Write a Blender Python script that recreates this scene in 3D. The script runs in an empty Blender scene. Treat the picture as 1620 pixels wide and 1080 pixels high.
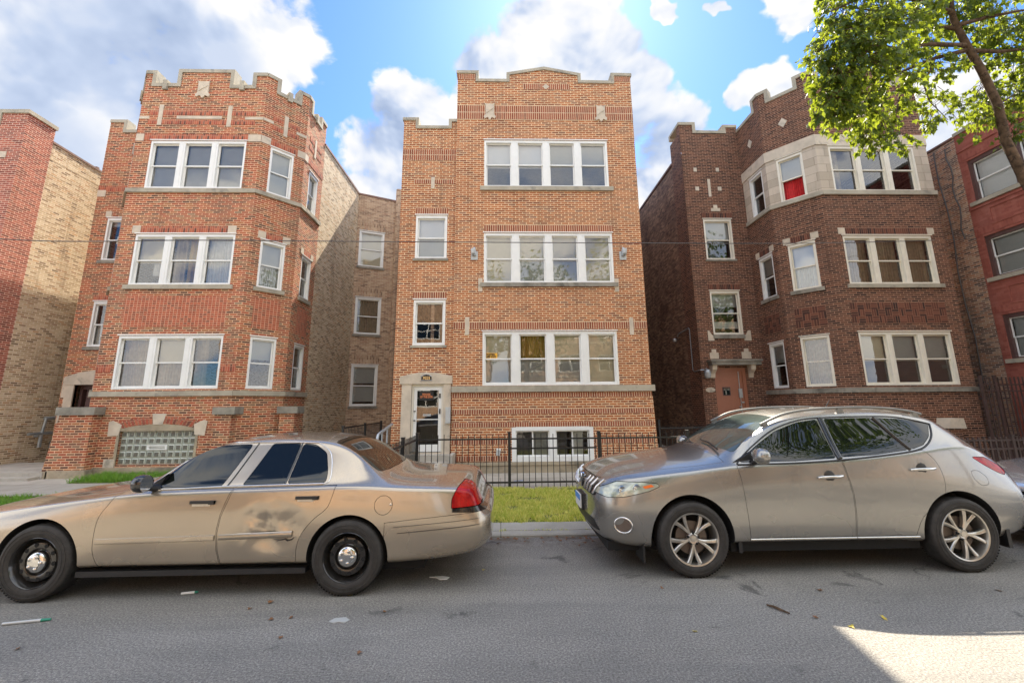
import bpy, bmesh, math, random
from mathutils import Vector, Matrix, noise
from mathutils.bvhtree import BVHTree
random.seed(7)
R_ = math.radians
scene = bpy.context.scene
COL = scene.collection

# ------------------------------------------------------------------ camera
FPX, CXP, CYP, CAMH = 690.0, 810.0, 505.0, 1.75
PITCH, YAW, ROLL = R_(11.07), R_(-1.6), -0.009
C_FWD = Vector((-math.sin(YAW) * math.cos(PITCH), math.cos(YAW) * math.cos(PITCH), math.sin(PITCH)))
_r0 = Vector((math.cos(YAW), math.sin(YAW), 0.0))
_u0 = _r0.cross(C_FWD)
C_RT = _r0 * math.cos(ROLL) + _u0 * math.sin(ROLL)
C_UP = -_r0 * math.sin(ROLL) + _u0 * math.cos(ROLL)
cam_d = bpy.data.cameras.new('camera')
cam_d.sensor_width = 36.0
cam_d.lens = 36.0 * FPX / 1620.0
cam_d.shift_y = -35.0 / 1620.0
cam_d.clip_start = 0.05
cam_d.clip_end = 2000.0
cam = bpy.data.objects.new('camera', cam_d)
COL.objects.link(cam)
cam.matrix_world = Matrix(((C_RT.x, C_UP.x, -C_FWD.x, 0), (C_RT.y, C_UP.y, -C_FWD.y, 0),
                           (C_RT.z, C_UP.z, -C_FWD.z, CAMH), (0, 0, 0, 1)))
scene.camera = cam


def ray(px, py):
    return C_FWD * FPX + C_RT * (px - CXP) - C_UP * (py - CYP)


def at(px, py, Y):
    d = ray(px, py)
    return Vector((0, 0, CAMH)) + d * (Y / d.y)


# ------------------------------------------------------------------ light
SUN_EL, SUN_AZ = R_(48.5), R_(10.5)          # azimuth measured from +Y towards +X
S_DIR = Vector((math.sin(SUN_AZ) * math.cos(SUN_EL), math.cos(SUN_AZ) * math.cos(SUN_EL), math.sin(SUN_EL)))
sun_d = bpy.data.lights.new('sun', 'SUN')
sun_d.energy = 4.0
sun_d.angle = R_(0.5)
sun_d.color = (1.0, 0.90, 0.74)
sun = bpy.data.objects.new('sun', sun_d)
sun.rotation_euler = (-S_DIR).to_track_quat('-Z', 'Y').to_euler()
sun.location = (10, 40, 40)
COL.objects.link(sun)

vs = scene.view_settings
vs.view_transform = 'Standard'
vs.look = 'None'
vs.gamma = 1.0
vs.use_curve_mapping = False
vs.exposure = 1.92


class NT:
    """small wrapper to write node trees briefly"""
    def __init__(self, nt):
        self.nt = nt
        self.x = 0

    def n(self, typ, props=None, **ins):
        nd = self.nt.nodes.new(typ)
        self.x += 40
        nd.location = (self.x, 0)
        for k, v in (props or {}).items():
            setattr(nd, k, v)
        for k, v in ins.items():
            key = int(k[1:]) if k[0] == 'i' and k[1:].isdigit() else k.replace('_', ' ')
            self.s(nd.inputs[key], v)
        return nd

    def s(self, sock, v):
        if isinstance(v, bpy.types.NodeSocket):
            self.nt.links.new(v, sock)
        elif isinstance(v, bpy.types.Node):
            self.nt.links.new(v.outputs[0], sock)
        else:
            if sock.type == 'RGBA' and len(v) == 3:
                v = (*v, 1)
            sock.default_value = v

    def math(self, op, a, b=0.0, clamp=False):
        return self.n('ShaderNodeMath', {'operation': op, 'use_clamp': clamp}, i0=a, i1=b).outputs[0]

    def vmath(self, op, a, b=(0, 0, 0)):
        nd = self.n('ShaderNodeVectorMath', {'operation': op}, i0=a, i1=b)
        return nd.outputs['Value'] if op in ('DOT_PRODUCT', 'LENGTH') else nd.outputs[0]

    def ramp(self, fac, stops, interp='LINEAR'):
        nd = self.n('ShaderNodeValToRGB', None, Fac=fac)
        cr = nd.color_ramp
        cr.interpolation = interp
        while len(cr.elements) < len(stops):
            cr.elements.new(0.5)
        for e, (p, c) in zip(cr.elements, stops):
            e.position = p
            e.color = (*c, 1) if len(c) == 3 else c
        return nd.outputs[0]

    def mix(self, fac, a, b, blend='MIX'):
        nd = self.n('ShaderNodeMix', {'data_type': 'RGBA', 'blend_type': blend})
        self.s(nd.inputs[0], fac)
        self.s(nd.inputs[6], a)
        self.s(nd.inputs[7], b)
        return nd.outputs[2]

    def smooth(self, v, a, b):
        return self.n('ShaderNodeMapRange', {'interpolation_type': 'SMOOTHSTEP'}, i0=v, i1=a, i2=b, i3=0.0, i4=1.0).outputs[0]

    def noise(self, vec, scale, detail=4.0, rough=0.55, dist=0.0):
        return self.n('ShaderNodeTexNoise', None, Vector=vec, Scale=scale, Detail=detail, Roughness=rough, Distortion=dist).outputs[0]


# ------------------------------------------------------------------ sky
world = bpy.data.worlds.new('World')
scene.world = world
world.use_nodes = True
world.node_tree.nodes.clear()
W = NT(world.node_tree)
tc = W.n('ShaderNodeTexCoord')
DIRV = W.vmath('NORMALIZE', tc.outputs['Generated'])
sky = W.n('ShaderNodeTexSky', {'sky_type': 'NISHITA', 'sun_disc': False, 'sun_elevation': SUN_EL,
                               'sun_rotation': SUN_AZ, 'altitude': 100.0, 'air_density': 1.0,
                               'dust_density': 0.35, 'ozone_density': 2.2})
SKY_K = 0.069


_wn = W.n('ShaderNodeTexNoise', None, Vector=DIRV, Scale=3.4, Detail=5.0, Roughness=0.6).outputs['Color']
DIRW = W.vmath('NORMALIZE', W.vmath('ADD', DIRV, W.vmath('MULTIPLY', W.vmath('SUBTRACT', _wn, (.5, .5, .5)), (0.24, 0.24, 0.24))))


def dirpx(px, py):
    return ray(px, py).normalized()


def blob(px, py, rad, soft=0.62):
    d = W.vmath('DOT_PRODUCT', DIRW, tuple(dirpx(px, py)))
    return W.smooth(d, math.cos(rad * (1 + soft)), math.cos(rad * max(0.05, 1 - soft)))


def addb(lst, op='MAXIMUM'):
    o = lst[0]
    for b in lst[1:]:
        o = W.math(op, o, b)
    return o


sep = W.n('ShaderNodeSeparateXYZ', None, Vector=DIRV)
warp = W.vmath('MULTIPLY', DIRV, (1, 1, 1.35))
nz = W.noise(warp, 4.6, 10.0, 0.60, 0.25)
nz_lo = W.noise(warp, 4.6, 4.0, 0.55, 0.25)
nz_up = W.noise(W.vmath('ADD', warp, (0.01, 0.02, 0.055)), 4.6, 4.0, 0.55, 0.25)
nbig = W.noise(W.vmath('ADD', warp, (3.1, 1.7, 0.4)), 1.7, 3.0, 0.5)
mask = addb([blob(*b) for b in [
    (600, 250, .085), (660, 190, .085), (630, 150, .06), (760, 115, .06), (850, 80, .075), (920, 45, .065), (970, 90, .06), (640, 310, .08), (1050, 215, .07), (1095, 265, .07),
    (1020, 300, .07), (1215, 140, .045), (1180, 150, .035), (1065, 25, .019), (1128, 18, .012), (1490, 190, .06), (1240, -8, .045), (900, 130, .08), (1000, 150, .06),
    (290, 10, .17), (120, 80, .15), (430, 65, .07), (220, 120, .11), (60, 200, .09), (10, 110, .13), (150, 215, .055), (560, 310, .05), (350, 70, .10), (480, 55, .03)]])
back = W.smooth(sep.outputs[1], 0.30, -0.10)                       # unseen sky behind the photographer: broken cloud added to light the house fronts
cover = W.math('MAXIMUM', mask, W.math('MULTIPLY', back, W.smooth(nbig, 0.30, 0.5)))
dens = W.smooth(W.math('ADD', W.math('MULTIPLY', W.math('SUBTRACT', nz, 0.5), 2.1), W.math('MULTIPLY', cover, 0.80)), 0.32, 0.60)
lit = W.math('ADD', W.math('ADD', W.math('MULTIPLY', W.math('SUBTRACT', nz_lo, nz_up), 3.0), W.math('MULTIPLY', W.math('SUBTRACT', nz, 0.5), 1.7)), 0.66, True)
grey = addb([blob(*b) for b in [(230, 55, .10), (330, 85, .08), (130, 80, .07), (70, 255, .08), (20, 190, .05), (180, 60, .08)]])
litg = W.math('MULTIPLY', lit, W.math('SUBTRACT', 1.0, W.math('MULTIPLY', grey, 0.62)))
ccol = W.ramp(litg, [(0.0, (0.110, 0.138, 0.195)), (0.30, (0.155, 0.182, 0.235)), (0.60, (0.225, 0.237, 0.262)), (0.85, (0.262, 0.263, 0.266)), (1.0, (0.290, 0.287, 0.283))])
# front-lit cloud on the unseen side, brightened further to fill the house fronts
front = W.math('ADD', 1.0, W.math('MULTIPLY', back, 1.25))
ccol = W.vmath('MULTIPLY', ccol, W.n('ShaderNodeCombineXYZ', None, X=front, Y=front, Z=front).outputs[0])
skyc = W.vmath('MULTIPLY', sky, (SKY_K * 0.52, SKY_K * 0.74, SKY_K * 1.02))
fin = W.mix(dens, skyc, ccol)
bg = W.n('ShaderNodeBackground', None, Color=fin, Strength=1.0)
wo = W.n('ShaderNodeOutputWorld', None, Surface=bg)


# ------------------------------------------------------------------ object helpers
def tag(o, label=None, cat=None, group=None, kind=None):
    if label:
        o['label'] = label
    if cat:
        o['category'] = cat
    if group:
        o['group'] = group
    if kind:
        o['kind'] = kind
    return o


def empty(name, loc=(0, 0, 0), label=None, cat=None, group=None, rz=0.0):
    o = bpy.data.objects.new(name, None)
    o.empty_display_size = 0.2
    o.location = loc
    o.rotation_euler = (0, 0, rz)
    COL.objects.link(o)
    return tag(o, label, cat, group)


def link(name, me, parent=None):
    o = bpy.data.objects.new(name, me)
    COL.objects.link(o)
    if parent is not None:
        o.parent = parent
    return o


def copy_tree(o, parent=None):
    c = o.copy()
    COL.objects.link(c)
    if parent is not None:
        c.parent = parent
    for ch in list(o.children):
        copy_tree(ch, c)
    return c


class MB:
    """collects faces (with uv in metres and a material slot) and links them as ONE mesh object"""
    def __init__(self):
        self.v, self.f, self.uv, self.mi = [], [], [], []

    def face(self, pts, uvs=None, m=0):
        b = len(self.v)
        pts = [Vector(p) for p in pts]
        self.v += [tuple(p) for p in pts]
        self.f.append(tuple(range(b, b + len(pts))))
        if uvs is None:
            nrm = Vector((0, 0, 0))
            for i in range(len(pts)):
                nrm += pts[i].cross(pts[(i + 1) % len(pts)])
            a = [abs(c) for c in nrm]
            if a[2] >= max(a[0], a[1]):
                uvs = [(p.x, p.y) for p in pts]
            elif a[1] >= a[0]:
                uvs = [(p.x, p.z) for p in pts]
            else:
                uvs = [(p.y, p.z) for p in pts]
        self.uv += uvs
        self.mi.append(m)

    def box(self, x0, x1, y0, y1, z0, z1, m=0, fr=None, rot=False):
        """box; with fr (a Face) the axes are u, d (outwards), z"""
        P = (lambda x, y, z: fr.p(x, z, y)) if fr else (lambda x, y, z: Vector((x, y, z)))
        c = [P(x, y, z) for z in (z0, z1) for y in (y0, y1) for x in (x0, x1)]
        dx, dy, dz = abs(x1 - x0), abs(y1 - y0), abs(z1 - z0)
        q = [((0, 1, 5, 4), 'xz', y0), ((3, 2, 6, 7), 'xz', y1), ((2, 0, 4, 6), 'yz', x0), ((1, 3, 7, 5), 'yz', x1),
             ((2, 3, 1, 0), 'xy', z0), ((4, 5, 7, 6), 'xy', z1)]
        loc = [(x, y, z) for z in (z0, z1) for y in (y0, y1) for x in (x0, x1)]
        for idx, pl, _ in q:
            a, b = 'xyz'.index(pl[0]), 'xyz'.index(pl[1])
            uv = [(loc[i][a], loc[i][b]) for i in idx]
            if rot:
                uv = [(w, u) for u, w in uv]
            self.face([c[i] for i in idx], uv, m)

    def prism(self, poly, fr, d0, d1, m=0):
        """poly of (u, z) in a Face, extruded from depth d0 to d1"""
        a = [fr.p(u, z, d1) for u, z in poly]
        b = [fr.p(u, z, d0) for u, z in poly]
        self.face(a, list(poly), m)
        self.face(b[::-1], list(poly)[::-1], m)
        n = len(poly)
        s = 0.0
        for i in range(n):
            j = (i + 1) % n
            L = math.dist(poly[i], poly[j])
            self.face([a[i], b[i], b[j], a[j]], [(d1, s), (d0, s), (d0, s + L), (d1, s + L)], m)
            s += L

    def tube(self, path, r, n=8, m=0, cap=True):
        path = [Vector(p) for p in path]
        rs = r if isinstance(r, (list, tuple)) else [r] * len(path)
        rings = []
        up = None
        for i, p in enumerate(path):
            t = (path[min(i + 1, len(path) - 1)] - path[max(i - 1, 0)]).normalized()
            if up is None:
                up = Vector((0, 0, 1)) if abs(t.z) < 0.9 else Vector((1, 0, 0))
            s = t.cross(up).normalized()
            up = s.cross(t).normalized()
            rings.append([p + (s * math.cos(a) + up * math.sin(a)) * rs[i] for a in [2 * math.pi * k / n for k in range(n)]])
        b = len(self.v)
        for rg in rings:
            self.v += [tuple(p) for p in rg]
        L = 0
        for i in range(len(rings) - 1):
            dl = (path[i + 1] - path[i]).length
            for k in range(n):
                k2 = (k + 1) % n
                self.f.append((b + i * n + k, b + i * n + k2, b + (i + 1) * n + k2, b + (i + 1) * n + k))
                self.uv += [(k / n, L), ((k + 1) / n, L), ((k + 1) / n, L + dl), (k / n, L + dl)]
                self.mi.append(m)
            L += dl
        if cap:
            for i, rev in ((0, True), (len(rings) - 1, False)):
                idx = [b + i * n + k for k in range(n)]
                self.f.append(tuple(idx[::-1] if rev else idx))
                self.uv += [(0, 0)] * n
                self.mi.append(m)

    def lathe(self, prof, c, axis='y', n=32, m=0, sgn=-1):
        """prof of (r, h): h along axis*sgn from c"""
        b = len(self.v)
        c = Vector(c)
        for r, h in prof:
            for k in range(n):
                a = 2 * math.pi * k / n
                if axis == 'y':
                    o = Vector((r * math.cos(a), sgn * h, r * math.sin(a)))
                else:
                    o = Vector((r * math.cos(a), r * math.sin(a), h))
                self.v.append(tuple(c + o))
        for i in range(len(prof) - 1):
            for k in range(n):
                k2 = (k + 1) % n
                self.f.append((b + i * n + k, b + i * n + k2, b + (i + 1) * n + k2, b + (i + 1) * n + k))
                self.uv += [(k / n, i), ((k + 1) / n, i), ((k + 1) / n, i + 1), (k / n, i + 1)]
                self.mi.append(m)

    def mesh(self, name, mats, smooth=None):
        me = bpy.data.meshes.new(name)
        me.from_pydata(self.v, [], self.f)
        ul = me.uv_layers.new(name='UVMap')
        ul.data.foreach_set('uv', [c for p in self.uv for c in p])
        for m in (mats if isinstance(mats, (list, tuple)) else [mats]):
            me.materials.append(m)
        me.polygons.foreach_set('material_index', self.mi)
        if smooth is not None:
            bm = bmesh.new()
            bm.from_mesh(me)
            bmesh.ops.remove_doubles(bm, verts=bm.verts, dist=1e-5)
            bm.to_mesh(me)
            bm.free()
            me.polygons.foreach_set('use_smooth', [True] * len(me.polygons))
            me.set_sharp_from_angle(angle=R_(smooth))
        me.update()
        return me

    def build(self, name, mats, parent=None, smooth=None):
        return link(name, self.mesh(name, mats, smooth), parent)


class Face:
    """a vertical wall plane seen from outside: u runs from A to B (left to right), d points outwards"""
    def __init__(self, A, B):
        self.A = Vector((A[0], A[1], 0))
        B = Vector((B[0], B[1], 0))
        self.t = (B - self.A).normalized()
        self.L = (B - self.A).length
        self.nv = Vector((self.t.y, -self.t.x, 0))

    def p(self, u, z, d=0.0):
        q = self.A + self.t * u + self.nv * d
        return Vector((q.x, q.y, z))


# ------------------------------------------------------------------ materials
def newmat(name):
    m = bpy.data.materials.new(name)
    m.use_nodes = True
    m.node_tree.nodes.clear()
    return m, NT(m.node_tree)


def finish(N, bsdf):
    N.n('ShaderNodeOutputMaterial', None, Surface=bsdf)


def plain(name, col, rough=0.6, metal=0.0, var=0.12, scale=9.0, bump=0.0, spec=0.5, coat=0.0, bscale=None, coord='Object', ior=None, mottle=None):
    """a principled material with uneven colour and a fine bump"""
    m, N = newmat(name)
    t = N.n('ShaderNodeTexCoord').outputs[coord]
    n1 = N.noise(t, scale, 6.0, 0.6)
    lo = tuple(c * (1 - var) for c in col)
    hi = tuple(min(1, c * (1 + var)) for c in col)
    c = N.ramp(n1, [(0.3, lo), (0.7, hi)])
    if mottle:
        c = N.mix(N.smooth(N.noise(t, mottle[1], 5.0, 0.65, 0.4), mottle[2], mottle[3]), c, mottle[0])
    b = N.n('ShaderNodeBsdfPrincipled', None, Base_Color=c, Roughness=rough, Metallic=metal)
    b.inputs['Specular IOR Level'].default_value = spec
    b.inputs['Coat Weight'].default_value = coat
    if ior:
        b.inputs['IOR'].default_value = ior
    if bump:
        n2 = N.noise(t, bscale or scale * 6, 4.0, 0.6)
        bp = N.n('ShaderNodeBump', None, Strength=bump, Distance=0.01, Height=n2)
        N.s(b.inputs['Normal'], bp)
    finish(N, b)
    return m


def brick(name, stops, mortar, bw=0.213, rh=0.066, ms=0.0055, offset=0.5, dirt=None, dirt_amt=0.35, bump=0.5, rough=0.9, mvar=0.2, seed=0.0, squash=1.0, spots=None):
    m, N = newmat(name)
    uv = N.n('ShaderNodeTexCoord').outputs['UV']
    wob = N.n('ShaderNodeTexNoise', None, Vector=uv, Scale=1.3, Detail=3.0)
    uvw = N.vmath('ADD', uv, N.vmath('MULTIPLY', N.vmath('SUBTRACT', wob.outputs['Color'], (0.5, 0.5, 0.5)), (0.006, 0.012, 0)))
    uv = N.vmath('ADD', uvw, (seed, 0, 0))
    bt = N.n('ShaderNodeTexBrick', {'offset': offset, 'offset_frequency': 2, 'squash': squash}, Vector=uv, Color1=(0, 0, 0), Color2=(1, 1, 1), Mortar=(0.5, 0.5, 0.5),
             Scale=1.0, Mortar_Size=ms, Mortar_Smooth=0.15, Bias=0.0, Brick_Width=bw, Row_Height=rh)
    per = N.ramp(bt.outputs['Color'], stops)
    grain = N.noise(uv, 60.0, 3.0, 0.7)
    per = N.mix(0.30, per, N.ramp(grain, [(0.25, (0.3, 0.3, 0.3)), (0.75, (0.68, 0.68, 0.68))]), 'OVERLAY')
    mcol = N.ramp(N.noise(uv, 5.0, 5.0, 0.7), [(0.25, tuple(c * (1 - mvar) for c in mortar)), (0.75, tuple(min(1, c * (1 + mvar)) for c in mortar))])
    col = N.mix(bt.outputs['Fac'], per, mcol)
    if spots:      # whole areas where the units were laid from another batch or repointed
        col = N.mix(N.math('MULTIPLY', N.smooth(N.noise(uv, 0.55, 4.0, 0.6, 0.8), 0.50, 0.68), spots[1]), col, spots[0], 'MULTIPLY')
    if dirt:
        dn = N.noise(N.vmath('MULTIPLY', uv, (1.6, 0.45, 1)), 1.1, 6.0, 0.65, 0.6)
        col = N.mix(N.math('MULTIPLY', N.smooth(dn, 0.47, 0.72), dirt_amt), col, dirt)
    sk = N.noise(N.vmath('MULTIPLY', uv, (5.0, 0.20, 1)), 1.0, 5.0, 0.6)
    col = N.mix(N.math('MULTIPLY', N.smooth(sk, 0.53, 0.72), 0.55), col, (0.62, 0.58, 0.55), 'MULTIPLY')
    b = N.n('ShaderNodeBsdfPrincipled', None, Base_Color=col, Roughness=rough)
    b.inputs['Specular IOR Level'].default_value = 0.25
    h = N.math('ADD', N.math('MULTIPLY', bt.outputs['Fac'], -1.0), N.math('MULTIPLY', grain, 0.35))
    bp = N.n('ShaderNodeBump', None, Strength=bump, Distance=0.008, Height=h)
    N.s(b.inputs['Normal'], bp)
    finish(N, b)
    return m


M = {}
# centre building: orange-brown face brick with wide cream joints
M['brick_c'] = brick('orange_brick', [(0.0, (0.20, 0.058, 0.032)), (0.18, (0.30, 0.086, 0.034)), (0.5, (0.41, 0.124, 0.045)), (0.8, (0.48, 0.165, 0.064)), (0.95, (0.29, 0.125, 0.075)), (1.0, (0.22, 0.09, 0.06))],
                     (0.80, 0.605, 0.37), ms=0.0092, dirt=(0.34, 0.20, 0.12), dirt_amt=0.34, spots=((0.82, 0.80, 0.80), 0.7))
M['soldier_c'] = brick('orange_soldier_brick', [(0.0, (0.22, 0.068, 0.037)), (0.4, (0.30, 0.090, 0.046)), (0.8, (0.36, 0.115, 0.060)), (1.0, (0.26, 0.090, 0.054))],
                       (0.68, 0.50, 0.33), ms=0.0090, offset=0.0)
# left bay building: red, brown and buff mix, pinkish joints
M['brick_l'] = brick('red_mixed_brick', [(0.0, (0.10, 0.05, 0.035)), (0.2, (0.20, 0.085, 0.05)), (0.40, (0.34, 0.080, 0.040)), (0.62, (0.42, 0.105, 0.050)), (0.82, (0.39, 0.150, 0.060)), (1.0, (0.24, 0.165, 0.10))],
                     (0.78, 0.50, 0.31), ms=0.0085, dirt=(0.24, 0.13, 0.085), dirt_amt=0.42, spots=((0.80, 0.82, 0.85), 0.7), seed=1.37)
M['panel_l'] = brick('red_stack_brick', [(0.0, (0.22, 0.075, 0.045)), (0.4, (0.38, 0.085, 0.042)), (0.8, (0.45, 0.115, 0.058)), (1.0, (0.27, 0.11, 0.065))],
                     (0.62, 0.33, 0.21), bw=0.106, ms=0.0085, offset=0.0)
M['soldier_l'] = brick('red_soldier_brick', [(0.0, (0.13, 0.06, 0.045)), (0.4, (0.40, 0.10, 0.06)), (0.8, (0.48, 0.15, 0.08)), (1.0, (0.25, 0.13, 0.09))],
                       (0.56, 0.30, 0.19), ms=0.005, offset=0.0, seed=0.7)
# right bay building: dark brown brick, rusty joints
M['brick_r'] = brick('dark_brown_brick', [(0.0, (0.036, 0.023, 0.019)), (0.3, (0.080, 0.041, 0.028)), (0.6, (0.130, 0.060, 0.037)), (0.85, (0.185, 0.084, 0.050)), (1.0, (0.095, 0.060, 0.045))],
                     (0.42, 0.235, 0.155), ms=0.0075, dirt=(0.13, 0.075, 0.055), dirt_amt=0.4, seed=2.1)
M['soldier_r'] = brick('dark_soldier_brick', [(0.0, (0.05, 0.03, 0.025)), (0.5, (0.14, 0.055, 0.036)), (1.0, (0.20, 0.08, 0.05))], (0.33, 0.165, 0.105), ms=0.0045, offset=0.0)
# common brick of the side walls
M['common_buff'] = brick('buff_common_brick', [(0.0, (0.22, 0.14, 0.08)), (0.15, (0.40, 0.27, 0.15)), (0.5, (0.60, 0.46, 0.29)), (0.75, (0.66, 0.53, 0.36)), (0.9, (0.55, 0.33, 0.16)), (1.0, (0.36, 0.22, 0.13))],
                         (0.80, 0.69, 0.53), ms=0.0085, dirt=(0.32, 0.22, 0.14), dirt_amt=0.35, seed=3.3)
M['common_tan'] = brick('tan_common_brick', [(0.0, (0.20, 0.12, 0.075)), (0.25, (0.36, 0.22, 0.135)), (0.6, (0.48, 0.32, 0.20)), (0.85, (0.54, 0.38, 0.25)), (1.0, (0.38, 0.20, 0.12))],
                        (0.56, 0.45, 0.34), ms=0.0075, dirt=(0.36, 0.24, 0.16), dirt_amt=0.3, seed=4.3)
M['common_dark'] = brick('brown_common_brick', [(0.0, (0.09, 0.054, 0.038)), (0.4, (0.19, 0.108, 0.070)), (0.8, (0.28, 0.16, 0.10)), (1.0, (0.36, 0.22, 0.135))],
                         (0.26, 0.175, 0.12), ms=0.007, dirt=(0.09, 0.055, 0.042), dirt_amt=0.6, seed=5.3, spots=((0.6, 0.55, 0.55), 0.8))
M['common_mix'] = brick('mottled_common_brick', [(0.0, (0.10, 0.07, 0.06)), (0.25, (0.28, 0.15, 0.10)), (0.5, (0.46, 0.22, 0.12)), (0.75, (0.52, 0.34, 0.22)), (1.0, (0.17, 0.12, 0.10))],
                        (0.62, 0.50, 0.40), ms=0.0085, dirt=(0.20, 0.15, 0.12), dirt_amt=0.45, seed=6.3)
M['brick_l1'] = brick('maroon_brick', [(0.0, (0.17, 0.05, 0.035)), (0.5, (0.34, 0.085, 0.055)), (0.9, (0.42, 0.13, 0.08)), (1.0, (0.22, 0.09, 0.07))],
                      (0.70, 0.46, 0.35), ms=0.0085, seed=7.3)
M['brick_r2'] = brick('painted_red_brick', [(0.0, (0.27, 0.082, 0.060)), (0.5, (0.32, 0.098, 0.070)), (1.0, (0.37, 0.125, 0.092))],
                      (0.29, 0.10, 0.075), ms=0.003, dirt=(0.45, 0.20, 0.16), dirt_amt=0.35, seed=8.3, mvar=0.3)
M['brick_far'] = brick('sandy_red_brick', [(0.0, (0.30, 0.17, 0.10)), (0.5, (0.50, 0.30, 0.18)), (1.0, (0.58, 0.38, 0.24))], (0.66, 0.52, 0.38), seed=9.3)
M['ashlar'] = brick('limestone_ashlar', [(0.0, (0.46, 0.38, 0.29)), (0.5, (0.55, 0.46, 0.36)), (1.0, (0.60, 0.50, 0.39))], (0.27, 0.22, 0.17),
                    bw=0.72, rh=0.285, ms=0.006, dirt=(0.26, 0.23, 0.19), dirt_amt=0.45, bump=0.35, rough=0.85, mvar=0.1)
M['stone'] = plain('limestone', (0.58, 0.49, 0.38), 0.85, var=0.16, scale=3.0, bump=0.25, bscale=40, spec=0.25, mottle=((0.30, 0.27, 0.22), 2.2, 0.56, 0.74))
M['stone_dark'] = plain('weathered_stone', (0.27, 0.245, 0.20), 0.88, var=0.30, scale=3.0, bump=0.3, bscale=30, spec=0.25, mottle=((0.12, 0.11, 0.09), 1.7, 0.50, 0.72))
M['coping'] = plain('coping_stone', (0.40, 0.355, 0.275), 0.85, var=0.2, scale=2.0, bump=0.2, bscale=30, spec=0.25, mottle=((0.25, 0.23, 0.19), 2.5, 0.52, 0.7))
M['concrete'] = plain('concrete', (0.42, 0.38, 0.32), 0.88, var=0.14, scale=2.5, bump=0.3, bscale=60, spec=0.25, mottle=((0.27, 0.245, 0.205), 1.3, 0.52, 0.75))
M['foundation'] = plain('foundation_concrete', (0.40, 0.33, 0.23), 0.9, var=0.2, scale=2.5, bump=0.35, bscale=30, spec=0.2, mottle=((0.20, 0.175, 0.13), 1.8, 0.48, 0.7))
M['white'] = plain('white_vinyl', (0.80, 0.79, 0.75), 0.42, var=0.04, scale=4.0, spec=0.4, mottle=((0.62, 0.58, 0.50), 6.0, 0.66, 0.85))
M['cream'] = plain('cream_wood', (0.76, 0.70, 0.58), 0.5, var=0.06, scale=4.0, spec=0.4, mottle=((0.55, 0.49, 0.39), 5.0, 0.64, 0.85))
M['brown_frame'] = plain('brown_frame_paint', (0.105, 0.055, 0.048), 0.55, var=0.15, scale=5.0)
M['roof'] = plain('roofing_felt', (0.10, 0.10, 0.10), 0.95, var=0.2)
M['coping_tile'] = plain('clay_coping_tile', (0.20, 0.105, 0.075), 0.7, var=0.3, scale=4.0)
M['iron'] = plain('black_iron', (0.020, 0.019, 0.019), 0.45, var=0.3, scale=6.0, spec=0.5)
M['iron_rust'] = plain('rusty_brown_iron', (0.075, 0.045, 0.038), 0.6, var=0.3, scale=6.0)
M['galv'] = plain('galvanised_steel', (0.42, 0.45, 0.47), 0.45, 0.7, var=0.15, scale=12.0)
M['grey_metal'] = plain('grey_enamel', (0.50, 0.51, 0.50), 0.45, 0.2, var=0.08)
M['dark_metal'] = plain('dark_metal', (0.05, 0.048, 0.045), 0.5, 0.4)
M['chrome'] = plain('chrome', (0.66, 0.65, 0.63), 0.12, 1.0, var=0.06)
M['black_plastic'] = plain('black_plastic', (0.016, 0.016, 0.017), 0.45, var=0.2, bump=0.05)
M['gloss_black'] = plain('gloss_black', (0.010, 0.010, 0.011), 0.12, var=0.1, coat=0.5)
M['rubber'] = plain('tyre_rubber', (0.040, 0.037, 0.034), 0.7, var=0.3, scale=14.0, bump=0.15, bscale=80, spec=0.3)
M['steel_black'] = plain('black_steel_wheel', (0.020, 0.018, 0.016), 0.22, 0.2, var=0.25, scale=8, coat=0.6)
M['alloy'] = plain('brushed_alloy', (0.52, 0.49, 0.44), 0.30, 0.85, var=0.12, scale=6, mottle=((0.34, 0.29, 0.22), 9.0, 0.58, 0.8))
M['rail_metal'] = plain('satin_rail', (0.20, 0.195, 0.18), 0.5, 0.5, var=0.1)
M['alloy_dark'] = plain('dusty_rotor', (0.16, 0.13, 0.11), 0.5, 0.7)
M['well'] = plain('wheel_well_liner', (0.012, 0.012, 0.012), 0.95, var=0.2)
M['brown_door'] = plain('brown_door_paint', (0.33, 0.125, 0.068), 0.45, var=0.08, scale=3.0)
M['dark_room'] = plain('dim_room_plaster', (0.16, 0.14, 0.125), 0.9)
M['shade_cream'] = plain('cream_roller_shade', (0.66, 0.60, 0.46), 0.85, var=0.06, scale=2.0)
M['shade_grey'] = plain('grey_roller_shade', (0.42, 0.42, 0.40), 0.85, var=0.06, scale=2.0)
M['shade_white'] = plain('white_roller_shade', (0.74, 0.74, 0.74), 0.85, var=0.04, scale=2.0)
M['shade_dark'] = plain('screen_mesh', (0.10, 0.09, 0.085), 0.85, var=0.1, scale=2.0)
M['curtain_red'] = plain('red_curtain', (0.52, 0.022, 0.022), 0.8, var=0.25, scale=10)
M['curtain_gold'] = plain('gold_curtain', (0.42, 0.27, 0.055), 0.8, var=0.2, scale=8)
M['curtain_white'] = plain('net_curtain', (0.62, 0.62, 0.60), 0.85, var=0.1, scale=10)
M['curtain_tan'] = plain('tan_curtain', (0.36, 0.28, 0.19), 0.85, var=0.2, scale=10)
M['wire'] = plain('cable_sheath', (0.10, 0.09, 0.085), 0.6)
M['glass_lamp'] = plain('lamp_glass', (0.36, 0.37, 0.36), 0.15, 0.0, spec=0.8)
M['blue_paint'] = plain('blue_spray_paint', (0.10, 0.28, 0.62), 0.7)
M['green_paint'] = plain('green_spray_paint', (0.14, 0.42, 0.07), 0.7)
M['orange_ink'] = plain('orange_ink', (0.55, 0.17, 0.06), 0.6)
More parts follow.
